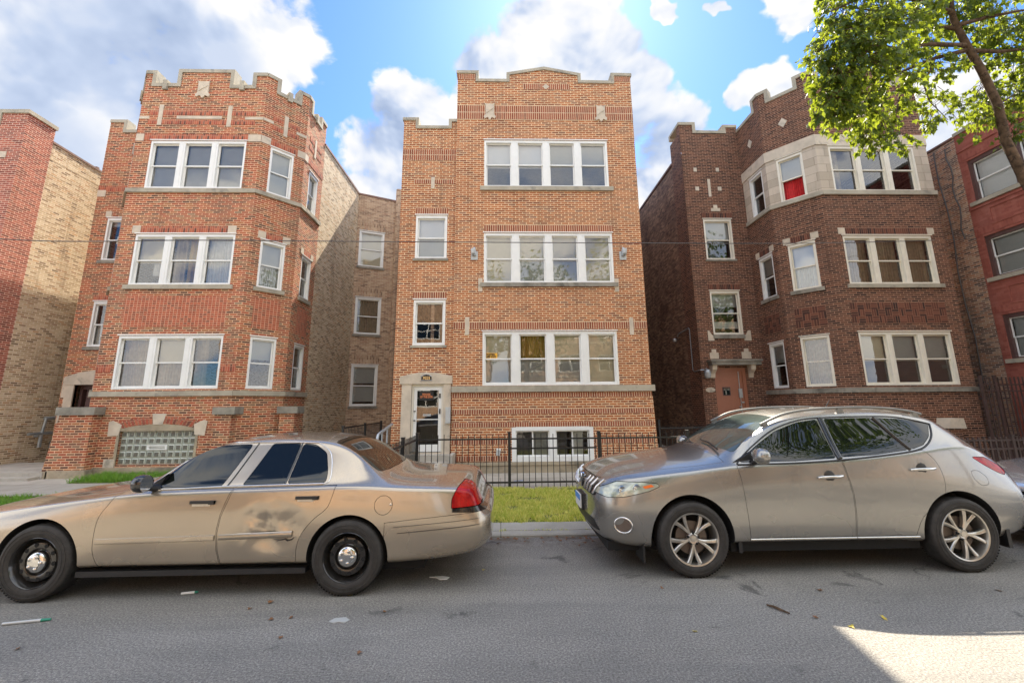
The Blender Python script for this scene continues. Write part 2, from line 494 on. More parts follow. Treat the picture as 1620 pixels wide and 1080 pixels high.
M['yellow_card'] = plain('yellow_card', (0.80, 0.42, 0.04), 0.6)
M['black_ink'] = plain('black_ink', (0.015, 0.015, 0.015), 0.5)
M['paper'] = plain('white_paper', (0.78, 0.78, 0.75), 0.7)
M['gold_num'] = plain('brass_numerals', (0.75, 0.55, 0.25), 0.35, 0.6)


def pane_mat(name, tint=(0.93, 0.95, 0.94), base=0.05, k=1.35, warp=0.02):
    m, N = newmat(name)
    t = N.n('ShaderNodeTexCoord').outputs['Object']
    bp = N.n('ShaderNodeBump', None, Strength=warp, Distance=0.05, Height=N.noise(t, 2.2, 2.0, 0.5))
    fr = N.n('ShaderNodeFresnel', None, IOR=1.5)
    N.s(fr.inputs['Normal'], bp)
    fac = N.math('ADD', N.math('MULTIPLY', fr, k), base, True)
    tr = N.n('ShaderNodeBsdfTransparent', None, Color=tint)
    gl = N.n('ShaderNodeBsdfGlossy', None, Color=(1, 1, 1), Roughness=0.015)
    N.s(gl.inputs['Normal'], bp)
    mx = N.n('ShaderNodeMixShader', None, i0=fac, i1=tr, i2=gl)
    finish(N, mx)
    return m


M['pane'] = pane_mat('window_glass')
M['pane_dull'] = pane_mat('screened_glass', (0.70, 0.70, 0.68), 0.05, 1.0)
M['lens_clear'] = pane_mat('clear_lens', (0.92, 0.95, 0.90), 0.06, 1.3)


def glass_block():
    m, N = newmat('glass_block')
    uv = N.n('ShaderNodeTexCoord').outputs['UV']
    n = N.noise(uv, 16.0, 3.0, 0.6, 2.0)
    c = N.ramp(n, [(0.30, (0.035, 0.04, 0.03)), (0.48, (0.16, 0.16, 0.12)), (0.60, (0.08, 0.055, 0.035)), (0.75, (0.34, 0.36, 0.31))])
    b = N.n('ShaderNodeBsdfPrincipled', None, Base_Color=c, Roughness=0.12)
    bp = N.n('ShaderNodeBump', None, Strength=0.6, Distance=0.02, Height=n)
    N.s(b.inputs['Normal'], bp)
    finish(N, b)
    return m


M['glass_block'] = glass_block()
M['block_joint'] = plain('glass_block_joint', (0.50, 0.52, 0.45), 0.5, var=0.15)


def paint(name, col, metal=0.70, rough=0.24, dust=(0.36, 0.31, 0.24), dust_amt=0.14, dent=None):
    m, N = newmat(name)
    t = N.n('ShaderNodeTexCoord').outputs['Object']
    fl = N.noise(t, 900.0, 2.0, 0.5)
    c = N.ramp(fl, [(0.3, tuple(x * 0.92 for x in col)), (0.7, tuple(min(1, x * 1.10) for x in col))])
    dn = N.noise(t, 2.0, 2.0, 0.5, 0.2)
    z = N.n('ShaderNodeSeparateXYZ', None, Vector=t).outputs[2]
    low = N.smooth(z, 0.75, 0.22)
    da = N.math('MULTIPLY', N.math('ADD', N.math('MULTIPLY', low, 0.8), 0.35), N.math('MULTIPLY', N.smooth(dn, 0.3, 0.75), dust_amt), True)
    c = N.mix(da, c, dust)
    b = N.n('ShaderNodeBsdfPrincipled', None, Base_Color=c, Metallic=N.math('MULTIPLY', N.math('SUBTRACT', 1.0, da), metal), Roughness=N.math('ADD', N.math('MULTIPLY', da, 0.5), rough))
    b.inputs['Coat Weight'].default_value = 1.0
    b.inputs['Coat Roughness'].default_value = 0.055
    b.inputs['Coat IOR'].default_value = 1.5
    h = N.noise(t, 3.0, 2.0, 0.5)
    bp = N.n('ShaderNodeBump', None, Strength=0.02, Distance=0.02, Height=h)
    if dent:
        cx, cz, rx, rz = dent
        q = N.vmath('MULTIPLY', N.vmath('SUBTRACT', t, (cx, 0, cz)), (1 / rx, 0, 1 / rz))
        fall = N.smooth(N.vmath('LENGTH', q), 1.0, 0.25)
        cr = N.noise(N.vmath('MULTIPLY', t, (1, 0.2, 1.3)), 3.6, 1.5, 0.4, 1.2)
        bp = N.n('ShaderNodeBump', None, Strength=0.20, Distance=0.045, Height=N.math('MULTIPLY', cr, fall))
    N.s(b.inputs['Normal'], bp)
    N.s(b.inputs['Coat Normal'], bp)
    finish(N, b)
    return m


M['paint_gold'] = paint('champagne_paint', (0.42, 0.355, 0.27))
M['paint_gold_dent'] = paint('dented_champagne_paint', (0.42, 0.355, 0.27), dent=(2.12, 0.62, 0.50, 0.40))
M['paint_grey'] = paint('warm_grey_paint', (0.285, 0.278, 0.26), dust_amt=0.16)
M['paint_silver'] = paint('silver_paint', (0.55, 0.56, 0.57))
M['car_glass'] = plain('tinted_car_glass', (0.006, 0.008, 0.007), 0.01, var=0.05, ior=1.55, spec=0.5)
M['screen_glass'] = plain('windscreen_glass', (0.070, 0.090, 0.080), 0.03, var=0.3, scale=3.0, ior=1.75)


def red_lens():
    m, N = newmat('red_lamp_lens')
    t = N.n('ShaderNodeTexCoord').outputs['Object']
    ch = N.n('ShaderNodeTexBrick', {'offset': 0.0}, Vector=N.vmath('MULTIPLY', N.n('ShaderNodeVectorMath', {'operation': 'ADD'}, i0=t, i1=(0, 0, 0)).outputs[0], (1, 1, 1)), Color1=(0.36, 0.004, 0.007), Color2=(0.52, 0.010, 0.010),
             Mortar=(0.25, 0.004, 0.008), Scale=1.0, Mortar_Size=0.002, Brick_Width=0.06, Row_Height=0.05)
    b = N.n('ShaderNodeBsdfPrincipled', None, Base_Color=N.mix(0.5, ch.outputs['Color'], N.ramp(N.noise(t, 14.0, 2.0), [(0.35, (0.12, 0.003, 0.004)), (0.65, (0.46, 0.014, 0.010))])), Roughness=0.08)
    b.inputs['Coat Weight'].default_value = 0.0
    b.inputs['Specular IOR Level'].default_value = 0.3
    finish(N, b)
    return m


M['red_lens'] = red_lens()
M['amber'] = plain('amber_lens', (0.78, 0.16, 0.03), 0.2)
M['lamp_haze'] = plain('hazed_headlamp', (0.40, 0.42, 0.35), 0.12, 0.3, var=0.35, scale=10, coat=0.8)


def leaf_mat(name, c1, c2, trans, ta=0.45):
    m, N = newmat(name)
    oi = N.n('ShaderNodeTexCoord').outputs['Object']
    uv = N.n('ShaderNodeTexCoord').outputs['UV']
    v = N.noise(oi, 3.0, 4.0, 0.8)
    c = N.ramp(v, [(0.3, c1), (0.7, c2)])
    d = N.n('ShaderNodeBsdfPrincipled', None, Base_Color=c, Roughness=0.45)
    d.inputs['Specular IOR Level'].default_value = 0.4
    tl = N.n('ShaderNodeBsdfTranslucent', None, Color=N.mix(0.5, trans, N.ramp(v, [(0.3, tuple(x * 0.7 for x in trans)), (0.7, tuple(min(1, x * 1.25) for x in trans))])))
    mx = N.n('ShaderNodeMixShader', None, i0=ta, i1=d, i2=tl)
    finish(N, mx)
    return m


M['leaf'] = leaf_mat('maple_leaf', (0.022, 0.055, 0.014), (0.075, 0.125, 0.035), (0.40, 0.48, 0.032), 0.45)
M['leaf_far'] = leaf_mat('street_tree_leaf', (0.035, 0.075, 0.018), (0.075, 0.125, 0.03), (0.25, 0.36, 0.04), 0.35)
M['bark'] = plain('maple_bark', (0.115, 0.075, 0.048), 0.95, var=0.55, scale=9.0, bump=1.0, bscale=26, spec=0.15, mottle=((0.045, 0.032, 0.024), 11.0, 0.52, 0.66))


def asphalt():
    m, N = newmat('asphalt')
    t = N.n('ShaderNodeTexCoord').outputs['Object']
    a = N.noise(t, 62.0, 5.0, 0.9)
    v = N.n('ShaderNodeTexVoronoi', None, Vector=t, Scale=85.0)
    big = N.noise(t, 0.55, 6.0, 0.6, 0.4)
    str_ = N.noise(N.vmath('MULTIPLY', t, (0.25, 1.6, 1)), 1.1, 5.0, 0.6)
    c = N.ramp(a, [(0.34, (0.078, 0.074, 0.068)), (0.5, (0.212, 0.200, 0.180)), (0.66, (0.50, 0.47, 0.42))])
    c = N.mix(N.smooth(v.outputs['Distance'], 0.32, 0.05), c, (0.32, 0.31, 0.29), 'MIX')
    c = N.mix(0.75, c, N.ramp(big, [(0.3, (0.36, 0.36, 0.36)), (0.7, (0.62, 0.61, 0.59))]), 'OVERLAY')
    c = N.mix(0.45, c, N.ramp(str_, [(0.3, (0.36, 0.36, 0.36)), (0.7, (0.60, 0.60, 0.60))]), 'OVERLAY')
    # oil stains and tar spots
    st = N.noise(N.vmath('ADD', t, (5.3, 2.2, 0)), 1.5, 5.0, 0.6, 0.8)
    c = N.mix(N.math('MULTIPLY', N.smooth(st, 0.61, 0.70), 0.6), c, (0.032, 0.031, 0.03))
    # cracks: thin lines where a warped voronoi changes cell
    w = N.vmath('ADD', t, N.vmath('MULTIPLY', N.n('ShaderNodeTexNoise', None, Vector=t, Scale=2.2, Detail=6.0).outputs['Color'], (0.7, 0.7, 0)))
    ve = N.n('ShaderNodeTexVoronoi', {'feature': 'DISTANCE_TO_EDGE'}, Vector=w, Scale=0.32)
    gate = N.smooth(N.noise(t, 0.4, 2.0), 0.48, 0.57)
    crack = N.math('MULTIPLY', N.smooth(ve.outputs['Distance'], 0.0050, 0.0018), gate)
    ys = N.n('ShaderNodeSeparateXYZ', None, Vector=t).outputs[1]
    grit = N.math('MULTIPLY', N.smooth(ys, 5.75, 6.5), N.smooth(N.noise(t, 6.0, 5.0, 0.7), 0.38, 0.62))
    c = N.mix(N.math('MULTIPLY', grit, 0.75), c, (0.115, 0.085, 0.055))
    worn = N.math('MULTIPLY', N.smooth(N.noise(N.vmath('MULTIPLY', t, (0.12, 0.9, 1)), 1.0, 4.0, 0.6, 0.5), 0.50, 0.66), 0.35)
    c = N.mix(worn, c, (0.115, 0.112, 0.108))
    c = N.mix(N.math('MULTIPLY', crack, 0.6), c, (0.022, 0.021, 0.02))
    b = N.n('ShaderNodeBsdfPrincipled', None, Base_Color=c, Roughness=0.85)
    b.inputs['Specular IOR Level'].default_value = 0.3
    bp = N.n('ShaderNodeBump', None, Strength=0.55, Distance=0.006, Height=N.math('SUBTRACT', N.math('ADD', a, N.math('MULTIPLY', v.outputs['Distance'], 0.5)), crack))
    N.s(b.inputs['Normal'], bp)
    finish(N, b)
    return m


M['asphalt'] = asphalt()


def pavement(name, col, joint=1.52):
    m, N = newmat(name)
    t = N.n('ShaderNodeTexCoord').outputs['Object']
    a = N.noise(t, 90.0, 3.0, 0.7)
    big = N.noise(t, 1.1, 6.0, 0.65, 0.3)
    c = N.ramp(a, [(0.25, tuple(x * 0.78 for x in col)), (0.75, tuple(x * 1.18 for x in col))])
    c = N.mix(0.7, c, N.ramp(big, [(0.3, (0.36, 0.355, 0.34)), (0.7, (0.60, 0.59, 0.58))]), 'OVERLAY')
    bt = N.n('ShaderNodeTexBrick', {'offset': 0.0}, Vector=t, Scale=1.0, Mortar_Size=0.006, Brick_Width=joint, Row_Height=joint, Color1=(1, 1, 1), Color2=(0.9, 0.9, 0.9), Mortar=(0.35, 0.33, 0.3))
    c = N.mix(1.0, c, bt.outputs['Color'], 'MULTIPLY')
    b = N.n('ShaderNodeBsdfPrincipled', None, Base_Color=c, Roughness=0.88)
    b.inputs['Specular IOR Level'].default_value = 0.25
    N.s(b.inputs['Normal'], N.n('ShaderNodeBump', None, Strength=0.3, Distance=0.004, Height=a))
    finish(N, b)
    return m


M['pavement'] = pavement('pavement_concrete', (0.40, 0.37, 0.32))
M['kerb'] = pavement('kerb_concrete', (0.38, 0.36, 0.315), 2.4)


def soil():
    m, N = newmat('lawn_soil')
    t = N.n('ShaderNodeTexCoord').outputs['Object']
    c = N.ramp(N.noise(t, 14.0, 6.0, 0.7), [(0.3, (0.055, 0.075, 0.014)), (0.55, (0.12, 0.135, 0.028)), (0.75, (0.20, 0.18, 0.06))])
    b = N.n('ShaderNodeBsdfPrincipled', None, Base_Color=c, Roughness=0.95)
    finish(N, b)
    return m


M['soil'] = soil()


def grass_mat(name, stops, tr):
    m, N = newmat(name)
    t = N.n('ShaderNodeTexCoord').outputs['Object']
    u = N.n('ShaderNodeSeparateXYZ', None, Vector=N.n('ShaderNodeTexCoord').outputs['UV']).outputs[0]
    n2 = N.noise(t, 2.6, 4.0, 0.65)
    c = N.ramp(N.math('ADD', N.math('MULTIPLY', u, 0.55), N.math('MULTIPLY', n2, 0.55)), stops)
    d = N.n('ShaderNodeBsdfPrincipled', None, Base_Color=c, Roughness=0.6)
    tl = N.n('ShaderNodeBsdfTranslucent', None, Color=tr)
    finish(N, N.n('ShaderNodeMixShader', None, i0=0.35, i1=d, i2=tl))
    return m


M['grass'] = grass_mat('dry_lawn_grass', [(0.22, (0.15, 0.25, 0.02)), (0.42, (0.42, 0.47, 0.06)), (0.62, (0.80, 0.68, 0.22))], (0.75, 0.85, 0.12))
M['grass_lush'] = grass_mat('lush_grass', [(0.25, (0.06, 0.17, 0.015)), (0.5, (0.12, 0.28, 0.025)), (0.75, (0.24, 0.38, 0.05))], (0.24, 0.48, 0.04))


# ------------------------------------------------------------------ building kit
def wall(mb, fr, z0, z1, ops=(), m=0, u0=0.0, u1=None, uo=0.0, reveal=0.11, zs=(), m_at=None, d=0.0):
    u1 = fr.L if u1 is None else u1
    us = sorted({u0, u1, *[o[0] for o in ops], *[o[1] for o in ops]})
    zz = sorted({z0, z1, *zs, *[o[2] for o in ops], *[o[3] for o in ops]})
    us = [u for u in us if u0 <= u <= u1]
    zz = [z for z in zz if z0 <= z <= z1]
    for a, b in zip(us, us[1:]):
        run = None
        for c, e in zip(zz, zz[1:]):
            um, zm = (a + b) / 2, (c + e) / 2
            if any(o[0] < um < o[1] and o[2] < zm < o[3] for o in ops):
                continue
            mm = m_at(zm) if m_at else m
            mb.face([fr.p(a, c, d), fr.p(b, c, d), fr.p(b, e, d), fr.p(a, e, d)],
                    [(a + uo, c), (b + uo, c), (b + uo, e), (a + uo, e)], mm)
    for o in ops:
        a, b, c, e = o[:4]
        mm = m_at((c + e) / 2) if m_at else m
        for (p, q) in (((a, c), (a, e)), ((a, e), (b, e)), ((b, e), (b, c)), ((b, c), (a, c))):
            mb.face([fr.p(*p, d), fr.p(*q, d), fr.p(*q, d - reveal), fr.p(*p, d - reveal)],
                    [(0, p[1] + p[0]), (0, q[1] + q[0]), (reveal, q[1] + q[0]), (reveal, p[1] + p[0])], mm)


def soldier(mb, fr, u0, u1, z0, z1, rows=1, d=0.010, m=1):
    """bricks set on end: their own small projecting course"""
    s = 0.213 * rows / (z1 - z0)
    P = fr.p
    mb.face([P(u0, z0, d), P(u1, z0, d), P(u1, z1, d), P(u0, z1, d)], [(0, u0), (0, u1), ((z1 - z0) * s, u1), ((z1 - z0) * s, u0)], m)
    for a, b in (((u0, z0), (u1, z0)), ((u1, z0), (u1, z1)), ((u1, z1), (u0, z1)), ((u0, z1), (u0, z0))):
        mb.face([P(*b, d), P(*a, d), P(*a, 0), P(*b, 0)], [(0.01, b[0]), (0.01, a[0]), (0.02, a[0]), (0.02, b[0])], m)


def band(mb, fr, pts, w, d0, d1, m=0, out=0.0):
    """a stone strip of width w below/inside a (u, z) outline running left to right, mitred at its corners"""
    n = len(pts)
    nrm = []
    for i in range(n - 1):
        dx, dz = pts[i + 1][0] - pts[i][0], pts[i + 1][1] - pts[i][1]
        L = math.hypot(dx, dz)
        nrm.append((dz / L, -dx / L))
    inn, outl = [], []
    for i in range(n):
        a = nrm[max(i - 1, 0)]
        b = nrm[min(i, n - 2)]
        k = 1 + a[0] * b[0] + a[1] * b[1]
        k = max(k, 0.35)
        inn.append((pts[i][0] + (a[0] + b[0]) * w / k, pts[i][1] + (a[1] + b[1]) * w / k))
        outl.append((pts[i][0] - (a[0] + b[0]) * out / k, pts[i][1] - (a[1] + b[1]) * out / k))
    for i in range(n - 1):
        mb.prism([inn[i], inn[i + 1], outl[i + 1], outl[i]], fr, d0, d1, m)


def parapet(mb, fr, outline, zb, th=0.28, m=0, uo=0.0):
    """brick behind the coping: columns between successive outline points"""
    for (ua, za), (ub, zb2) in zip(outline, outline[1:]):
        if ub - ua < 1e-4:
            continue
        q = [(ua, zb), (ub, zb), (ub, zb2), (ua, za)]
        f = [fr.p(u, z, 0) for u, z in q]
        b = [fr.p(u, z, -th) for u, z in q]
        mb.face(f, [(u + uo, z) for u, z in q], m)
        mb.face(b[::-1], [(u + uo, z) for u, z in q][::-1], m)
        mb.face([f[3], f[2], b[2], b[3]], None, m)
        mb.face([f[1], b[1], b[2], f[2]], None, m)
        mb.face([b[0], f[0], f[3], b[3]], None, m)


def window(par, fr, u0, u1, z0, z1, units, mw=0.13, mat='white', sash=None, split=0.5, sill=None, sill_mat='stone', head=0.05, pane='pane', b=0.06, rec=0.035, lip=True, open_low=False):
    """double-hung window: casing, mullions and sashes are one frame; glass, shades and sill are pieces of it.
    units: one entry for each light, a list of (kind, top fraction, bottom fraction, material)"""
    fm = MB()
    mats = [M[mat], M[sash or mat]]
    D = -rec
    ov = 0.012                                    # casing laps over the brick edge a little
    fm.box(u0 - ov, u0 + b, D - 0.10, D + 0.03, z0, z1, 0, fr)
    fm.box(u1 - b, u1 + ov, D - 0.10, D + 0.03, z0, z1, 0, fr)
    fm.box(u0 + b, u1 - b, D - 0.10, D + 0.032, z1 - head - 0.03, z1 + ov, 0, fr)
    fm.box(u0 + b, u1 - b, D - 0.10, D + 0.034, z0, z0 + 0.05, 0, fr)
    if lip:
        fm.box(u0 - 0.03, u1 + 0.03, D, rec * 0 + 0.03, z1 + ov + 0.001, z1 + ov + 0.028, 0, fr)
    zt, zb = z1 - head - 0.03, z0 + 0.05
    n = len(units)
    wi = ((u1 - b) - (u0 + b) - mw * (n - 1)) / n
    pm = MB()
    frames = []
    for i in range(n):
        a = u0 + b + i * (wi + mw)
        c = a + wi
        if i < n - 1:
            fm.box(c, c + mw, D - 0.10, D + 0.028, zb, zt, 0, fr)
            fm.box(c + mw * 0.3, c + mw * 0.7, D + 0.028, D + 0.036, zb, zt, 0, fr)
        st = 0.036
        zm = zb + (zt - zb) * split
        for (za, zc, dd) in ((zm - 0.018, zt, -0.045), (zb, zm + 0.018, -0.075)):
            fm.box(a, a + st, D + dd - 0.028, D + dd, za, zc, 1, fr)
            fm.box(c - st, c, D + dd - 0.028, D + dd, za, zc, 1, fr)
            fm.box(a + st, c - st, D + dd - 0.028, D + dd - 0.001, za, za + 0.04, 1, fr)
            fm.box(a + st, c - st, D + dd - 0.028, D + dd - 0.001, zc - 0.036, zc, 1, fr)
            q = [(a + st, za + 0.04), (c - st, za + 0.04), (c - st, zc - 0.036), (a + st, zc - 0.036)]
            if not (open_low and dd < -.06):
                pm.face([fr.p(u, z, D + dd - 0.015) for u, z in q], q, 0)
        frames.append((a, c, zb, zt))
    w = fm.build('window', mats, par)
    pm.build('pane', M[pane], w)
    for (a, c, zb, zt), us in zip(frames, units):
        for kind, ft, fb, mt in (us or []):
            ha, hb = zt - (zt - zb) * ft, zt - (zt - zb) * fb
            sm = MB()
            if kind == 'shade':
                sm.box(a + 0.012, c - 0.012, D - 0.150, D - 0.145, hb, ha, 0, fr)
                sm.box(a + 0.012, c - 0.012, D - 0.160, D - 0.138, hb - 0.025, hb, 0, fr)
                sm.build('roller_shade', M[mt], w)
            else:
                k = 30
                ua, uc = a + 0.01, c - 0.01
                if kind == 'left':
                    uc = a + (c - a) * 0.45
                if kind == 'right':
                    ua = a + (c - a) * 0.55
                ph = random.random() * 6
                pr = [(ua + (uc - ua) * t / k, D - 0.19 + 0.018 * math.sin(ph + t * 1.9) + 0.008 * math.sin(t * 4.1 + ph)) for t in range(k + 1)]
                for (p, dp), (q, dq) in zip(pr, pr[1:]):
                    sm.face([fr.p(p, hb, dp), fr.p(q, hb, dq), fr.p(q, ha, dq), fr.p(p, ha, dp)], None, 0)
                sm.build('curtain', M[mt], w)
    if sill:
        sb = MB()
        h, o, pr = sill
        sb.box(u0 - o, u1 + o, -0.09, pr, z0 - h, z0 - 0.002, 0, fr)
        sb.build('sill', M[sill_mat], w)
    return w


def stones(par, fr, rects, name='stone_inset', d=0.018, mat='stone'):
    """each pale stone let into the brickwork"""
    for r in rects:
        m = MB()
        if len(r) == 4 and not isinstance(r[0], tuple):
            u0, u1, z0, z1 = r
            m.box(u0, u1, -0.03, d, z0, z1, 0, fr)
        else:
            m.prism(r, fr, -0.03, d)
        m.build(name, M[mat], par)


def shield(par, fr, u, z, w, h):
    m = MB()
    k = [(-.5, .5), (-.40, .42), (-.40, -.20), (-.56, -.30), (-.48, -.44), (-.20, -.36), (0, -.52), (.20, -.36), (.48, -.44), (.56, -.30), (.40, -.20), (.40, .42), (.5, .5), (.22, .44), (0, .46), (-.22, .44)]
    poly = [(u + a * w, z + b_ * h) for a, b_ in k][::-1]
    m.prism(poly[::-1], fr, -0.02, 0.045)
    m.prism([(u - w * .3, z - h * .12), (u + w * .3, z + h * .16), (u + w * .3, z + h * .21), (u - w * .3, z - h * .07)], fr, 0.045, 0.06)
    return m.build('stone_shield', M['stone'], par)


def roof_slab(par, pts, z, name='roof'):
    m = MB()
    m.face([(x, y, z) for x, y in pts])
    m.face([(x, y, z - 0.15) for x, y in pts][::-1])
    m.build(name, M['roof'], par)


def belt(par, faces, z0, z1, pr, mat='stone', name='belt_course'):
    """stone course running round several faces; its pieces meet at the corners"""
    m = MB()
    for fr, u0, u1 in faces:
        m.box(u0, u1, -0.05, pr, z0, z1, 0, fr)
    return m.build(name, M[mat], par)


def text_mesh(name, body, size, mat, loc, rot, parent=None, ext=0.003, bold=0.0, sx=1.0):
    c = bpy.data.curves.new(name, 'FONT')
    c.body = body
    c.size = size
    c.align_x = 'CENTER'
    c.align_y = 'CENTER'
    c.extrude = ext
    c.offset = bold
    c.space_line = 0.85
    o = bpy.data.objects.new(name, c)
    COL.objects.link(o)
    dg = bpy.context.evaluated_depsgraph_get()
    me = bpy.data.meshes.new_from_object(o.evaluated_get(dg))
    bpy.data.objects.remove(o)
    me.materials.clear()
    me.materials.append(M[mat])
    t = link(name, me, parent)
    t.location = loc
    t.rotation_euler = rot
    t.scale = (sx, 1, 1)
    return t


# ------------------------------------------------------------------ ground
def sheet(name, x0, x1, y0, y1, z, mat, label=None, kind='structure', zf=None, nx=1, ny=1):
    m = MB()
    for i in range(nx):
        for j in range(ny):
            a, b_ = x0 + (x1 - x0) * i / nx, x0 + (x1 - x0) * (i + 1) / nx
            c, e = y0 + (y1 - y0) * j / ny, y0 + (y1 - y0) * (j + 1) / ny
            f = zf or (lambda x, y: z)
            m.face([(a, c, f(a, c)), (b_, c, f(b_, c)), (b_, e, f(b_, e)), (a, e, f(a, e))])
    return tag(m.build(name, M[mat]), label, kind=kind)


sheet('ground', -900, 900, -900, 900, -0.20, 'concrete', 'city ground reaching to the horizon')
KY = 6.60                     # kerb face


def road_z(x, y):
    return 0.0 if y < 5.8 else -0.08 * (y - 5.8) / (KY - 5.8)


rm = MB()
for (a, b_) in ((-7.2, 5.8), (5.8, KY + 0.05)):
    rm.face([(-200, a, road_z(0, a)), (200, a, road_z(0, a)), (200, b_, road_z(0, min(b_, KY)) if b_ < KY else -0.085), (-200, b_, road_z(0, min(b_, KY)) if b_ < KY else -0.085)])
tag(rm.build('road', M['asphalt']), 'grey asphalt street with fine cracks and oil stains in front of the houses', kind='structure')
km = MB()
prof = [(KY, -0.12), (KY, -0.055), (KY + 0.02, -0.038), (KY + 0.16, -0.034), (KY + 0.165, -0.046), (KY + 0.172, -0.046), (KY + 0.178, -0.03), (KY + 0.56, -0.018), (KY + 0.58, -0.07)]
for (ya, za), (yb, zb) in zip(prof, prof[1:]):
    km.face([(-120, ya, za), (120, ya, za), (120, yb, zb), (-120, yb, zb)])
tag(km.build('kerb', M['kerb']), 'low worn concrete kerb with a strip of paving behind it', kind='structure')
km = MB()
for (ya, za), (yb, zb) in zip([(-7.2, -0.1), (-7.2, 0.09), (-7.4, 0.10), (-7.45, 0.0)], [(-7.2, 0.09), (-7.4, 0.10), (-7.45, 0.0), (-7.5, 0.0)]):
    km.face([(-120, yb, zb), (120, yb, zb), (120, ya, za), (-120, ya, za)])
km.build('kerb', M['kerb'])['kind'] = 'structure'
sheet('lawn', -120, 120, KY + 0.57, 9.93, -0.045, 'soil', 'strip of lawn between kerb and pavement')
sheet('pavement', -120, 120, 9.93, 11.42, -0.032, 'pavement', 'public concrete pavement in front of the houses')
sheet('yard', -120, 120, 11.42, 40, -0.040, 'concrete', 'concrete ground round the houses')
sheet('pavement', -120, 120, -11.5, -7.45, 0.05, 'pavement', 'pavement on the photographer side of the street')
sheet('front_lawn', -10.55, -6.0, 11.42, 12.58, -0.030, 'soil', 'narrow lawn along the foot of the left brick house')

# ------------------------------------------------------------------ centre house
YC = 12.3
cb = empty('apartment_building', (1.4, YC, -0.04), 'three storey flat fronted orange brick house with number plate 7025 and low gabled parapet', 'apartment house')
cb_inv = Matrix.Translation((-1.4, -YC, 0.04))


def adopt(root):
    """move the children built in world coordinates under a root that stands at its own place"""
    for ch in root.children:
        ch.matrix_parent_inverse = Matrix.Translation(-Vector(root.location))


fC = Face((-1.33, YC), (4.25, YC))
fT = Face((-3.0, YC + 0.10), (-1.33, YC + 0.10))
fCr = Face((4.25, YC), (4.25, 27.0))
fTl = Face((-3.0, 18.7), (-3.0, YC + 0.10))
X0 = 1.33
cw = MB()
W3 = (-0.47 + X0, 3.37 + X0, 8.28, 9.85)
W2 = (-0.47 + X0, 3.37 + X0, 5.24, 6.78)
W1 = (-0.50 + X0, 3.35 + X0, 2.28, 3.80)
WB = (0.32 + X0, 2.54 + X0, 0.24, 1.14)
wall(cw, fC, 0.24, 11.85, [W3, W2, W1, WB])
outC = [(0, 12.30), (0.66, 12.30), (0.66, 12.0), (1.58, 12.0), (1.58, 12.24), (2.78, 12.47), (3.95, 12.24), (3.95, 11.99), (4.96, 11.98), (4.96, 12.27), (5.58, 12.26)]
parapet(cw, fC, outC, 11.85)
T2 = (0.48, 1.42, 6.02, 7.38)
T1 = (0.50, 1.42, 3.43, 4.76)
TD = (0.53, 1.42, 0.50, 2.40)
wall(cw, fT, 0.24, 10.2, [T2, T1, TD], uo=-1.67)
outT = [(0, 10.66), (0.45, 10.66), (0.45, 10.38), (1.42, 10.38), (1.42, 10.62), (1.67, 10.62)]
parapet(cw, fT, outT, 10.2, uo=-1.67)
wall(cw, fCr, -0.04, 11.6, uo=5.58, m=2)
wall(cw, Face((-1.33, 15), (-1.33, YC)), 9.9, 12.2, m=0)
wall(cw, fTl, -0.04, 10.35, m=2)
wall(cw, Face((-1.33, YC + 0.1), (-1.33, YC)), 0.2, 12.0)
# soldier and rowlock courses
soldier(cw, fC, 0, 5.58, 10.57, 11.07, 2)
soldier(cw, fC, 0.0, 0.66, 12.0, 12.2)
soldier(cw, fC, 4.96, 5.58, 11.98, 12.17)
soldier(cw, fC, 2.1, 3.6, 11.66, 11.87)
soldier(cw, fC, 0.87, 4.73, 6.81, 7.04)
soldier(cw, fC, 0, 5.58, 3.87, 4.08)
for a, b_ in ((1.95, 2.08), (1.50, 1.63), (1.15, 1.28)):
    soldier(cw, fC, 0, 5.58, a, b_)
soldier(cw, fC, 0, WB[0] - 0.05, 0.70, 0.83)
soldier(cw, fC, WB[1] + 0.05, 5.58, 0.70, 0.83)
soldier(cw, fC, 0, WB[0] - 0.05, 0.26, 0.40)
soldier(cw, fC, WB[1] + 0.05, 5.58, 0.26, 0.40)
soldier(cw, fT, 0, 1.67, 9.2, 9.58, 2)
soldier(cw, fT, 0.38, 1.60, 8.42, 8.56)
soldier(cw, fT, T2[0] - 0.02, T2[1] + 0.02, 7.42, 7.62)
soldier(cw, fT, T1[0] - 0.02, T1[1] + 0.02, 4.80, 5.0)
# the lower storey flares a little at the right corner
fl = [(4.25, 0.24), (4.33, 0.24), (4.27, 1.95), (4.25, 1.95)]
fF = Face((0, YC), (1, YC))
cw.prism(fl, fF, -0.35, 0.0)
cw.build('brick_wall', [M['brick_c'], M['soldier_c'], M['common_dark']], cb)
m = MB()
m.box(-1.45, 4.40, YC - 0.07, YC + 0.3, -0.10, 0.235)
m.box(-1.47, 4.42, YC - 0.10, YC + 0.0, 0.16, 0.236)
m.build('foundation', M['foundation'], cb)
m = MB()
band(m, fC, [(-0.04, 12.30), *outC[1:-1], (5.62, 12.26)], 0.085, -0.32, 0.035, out=.014)
m.build('coping', M['coping'], cb)
m = MB()
band(m, fT, [(-0.04, 10.66), *outT[1:]], 0.08, -0.32, 0.035, out=.014)
m.build('coping', M['coping'], cb)
roof_slab(cb, [(-3.0, YC + 0.2), (4.25, YC + 0.2), (4.25, 27), (-3.0, 27)], 10.1)
m = MB()
wall(m, Face((4.25, 27), (-3.0, 27)), -0.04, 11.5)
m.build('rear_wall', M['common_dark'], cb)
belt(cb, [(fC, -0.02, 5.66)], 2.10, 2.27, 0.08, 'coping')
C_, G_, D_ = 'shade_cream', 'shade_grey', 'shade_dark'
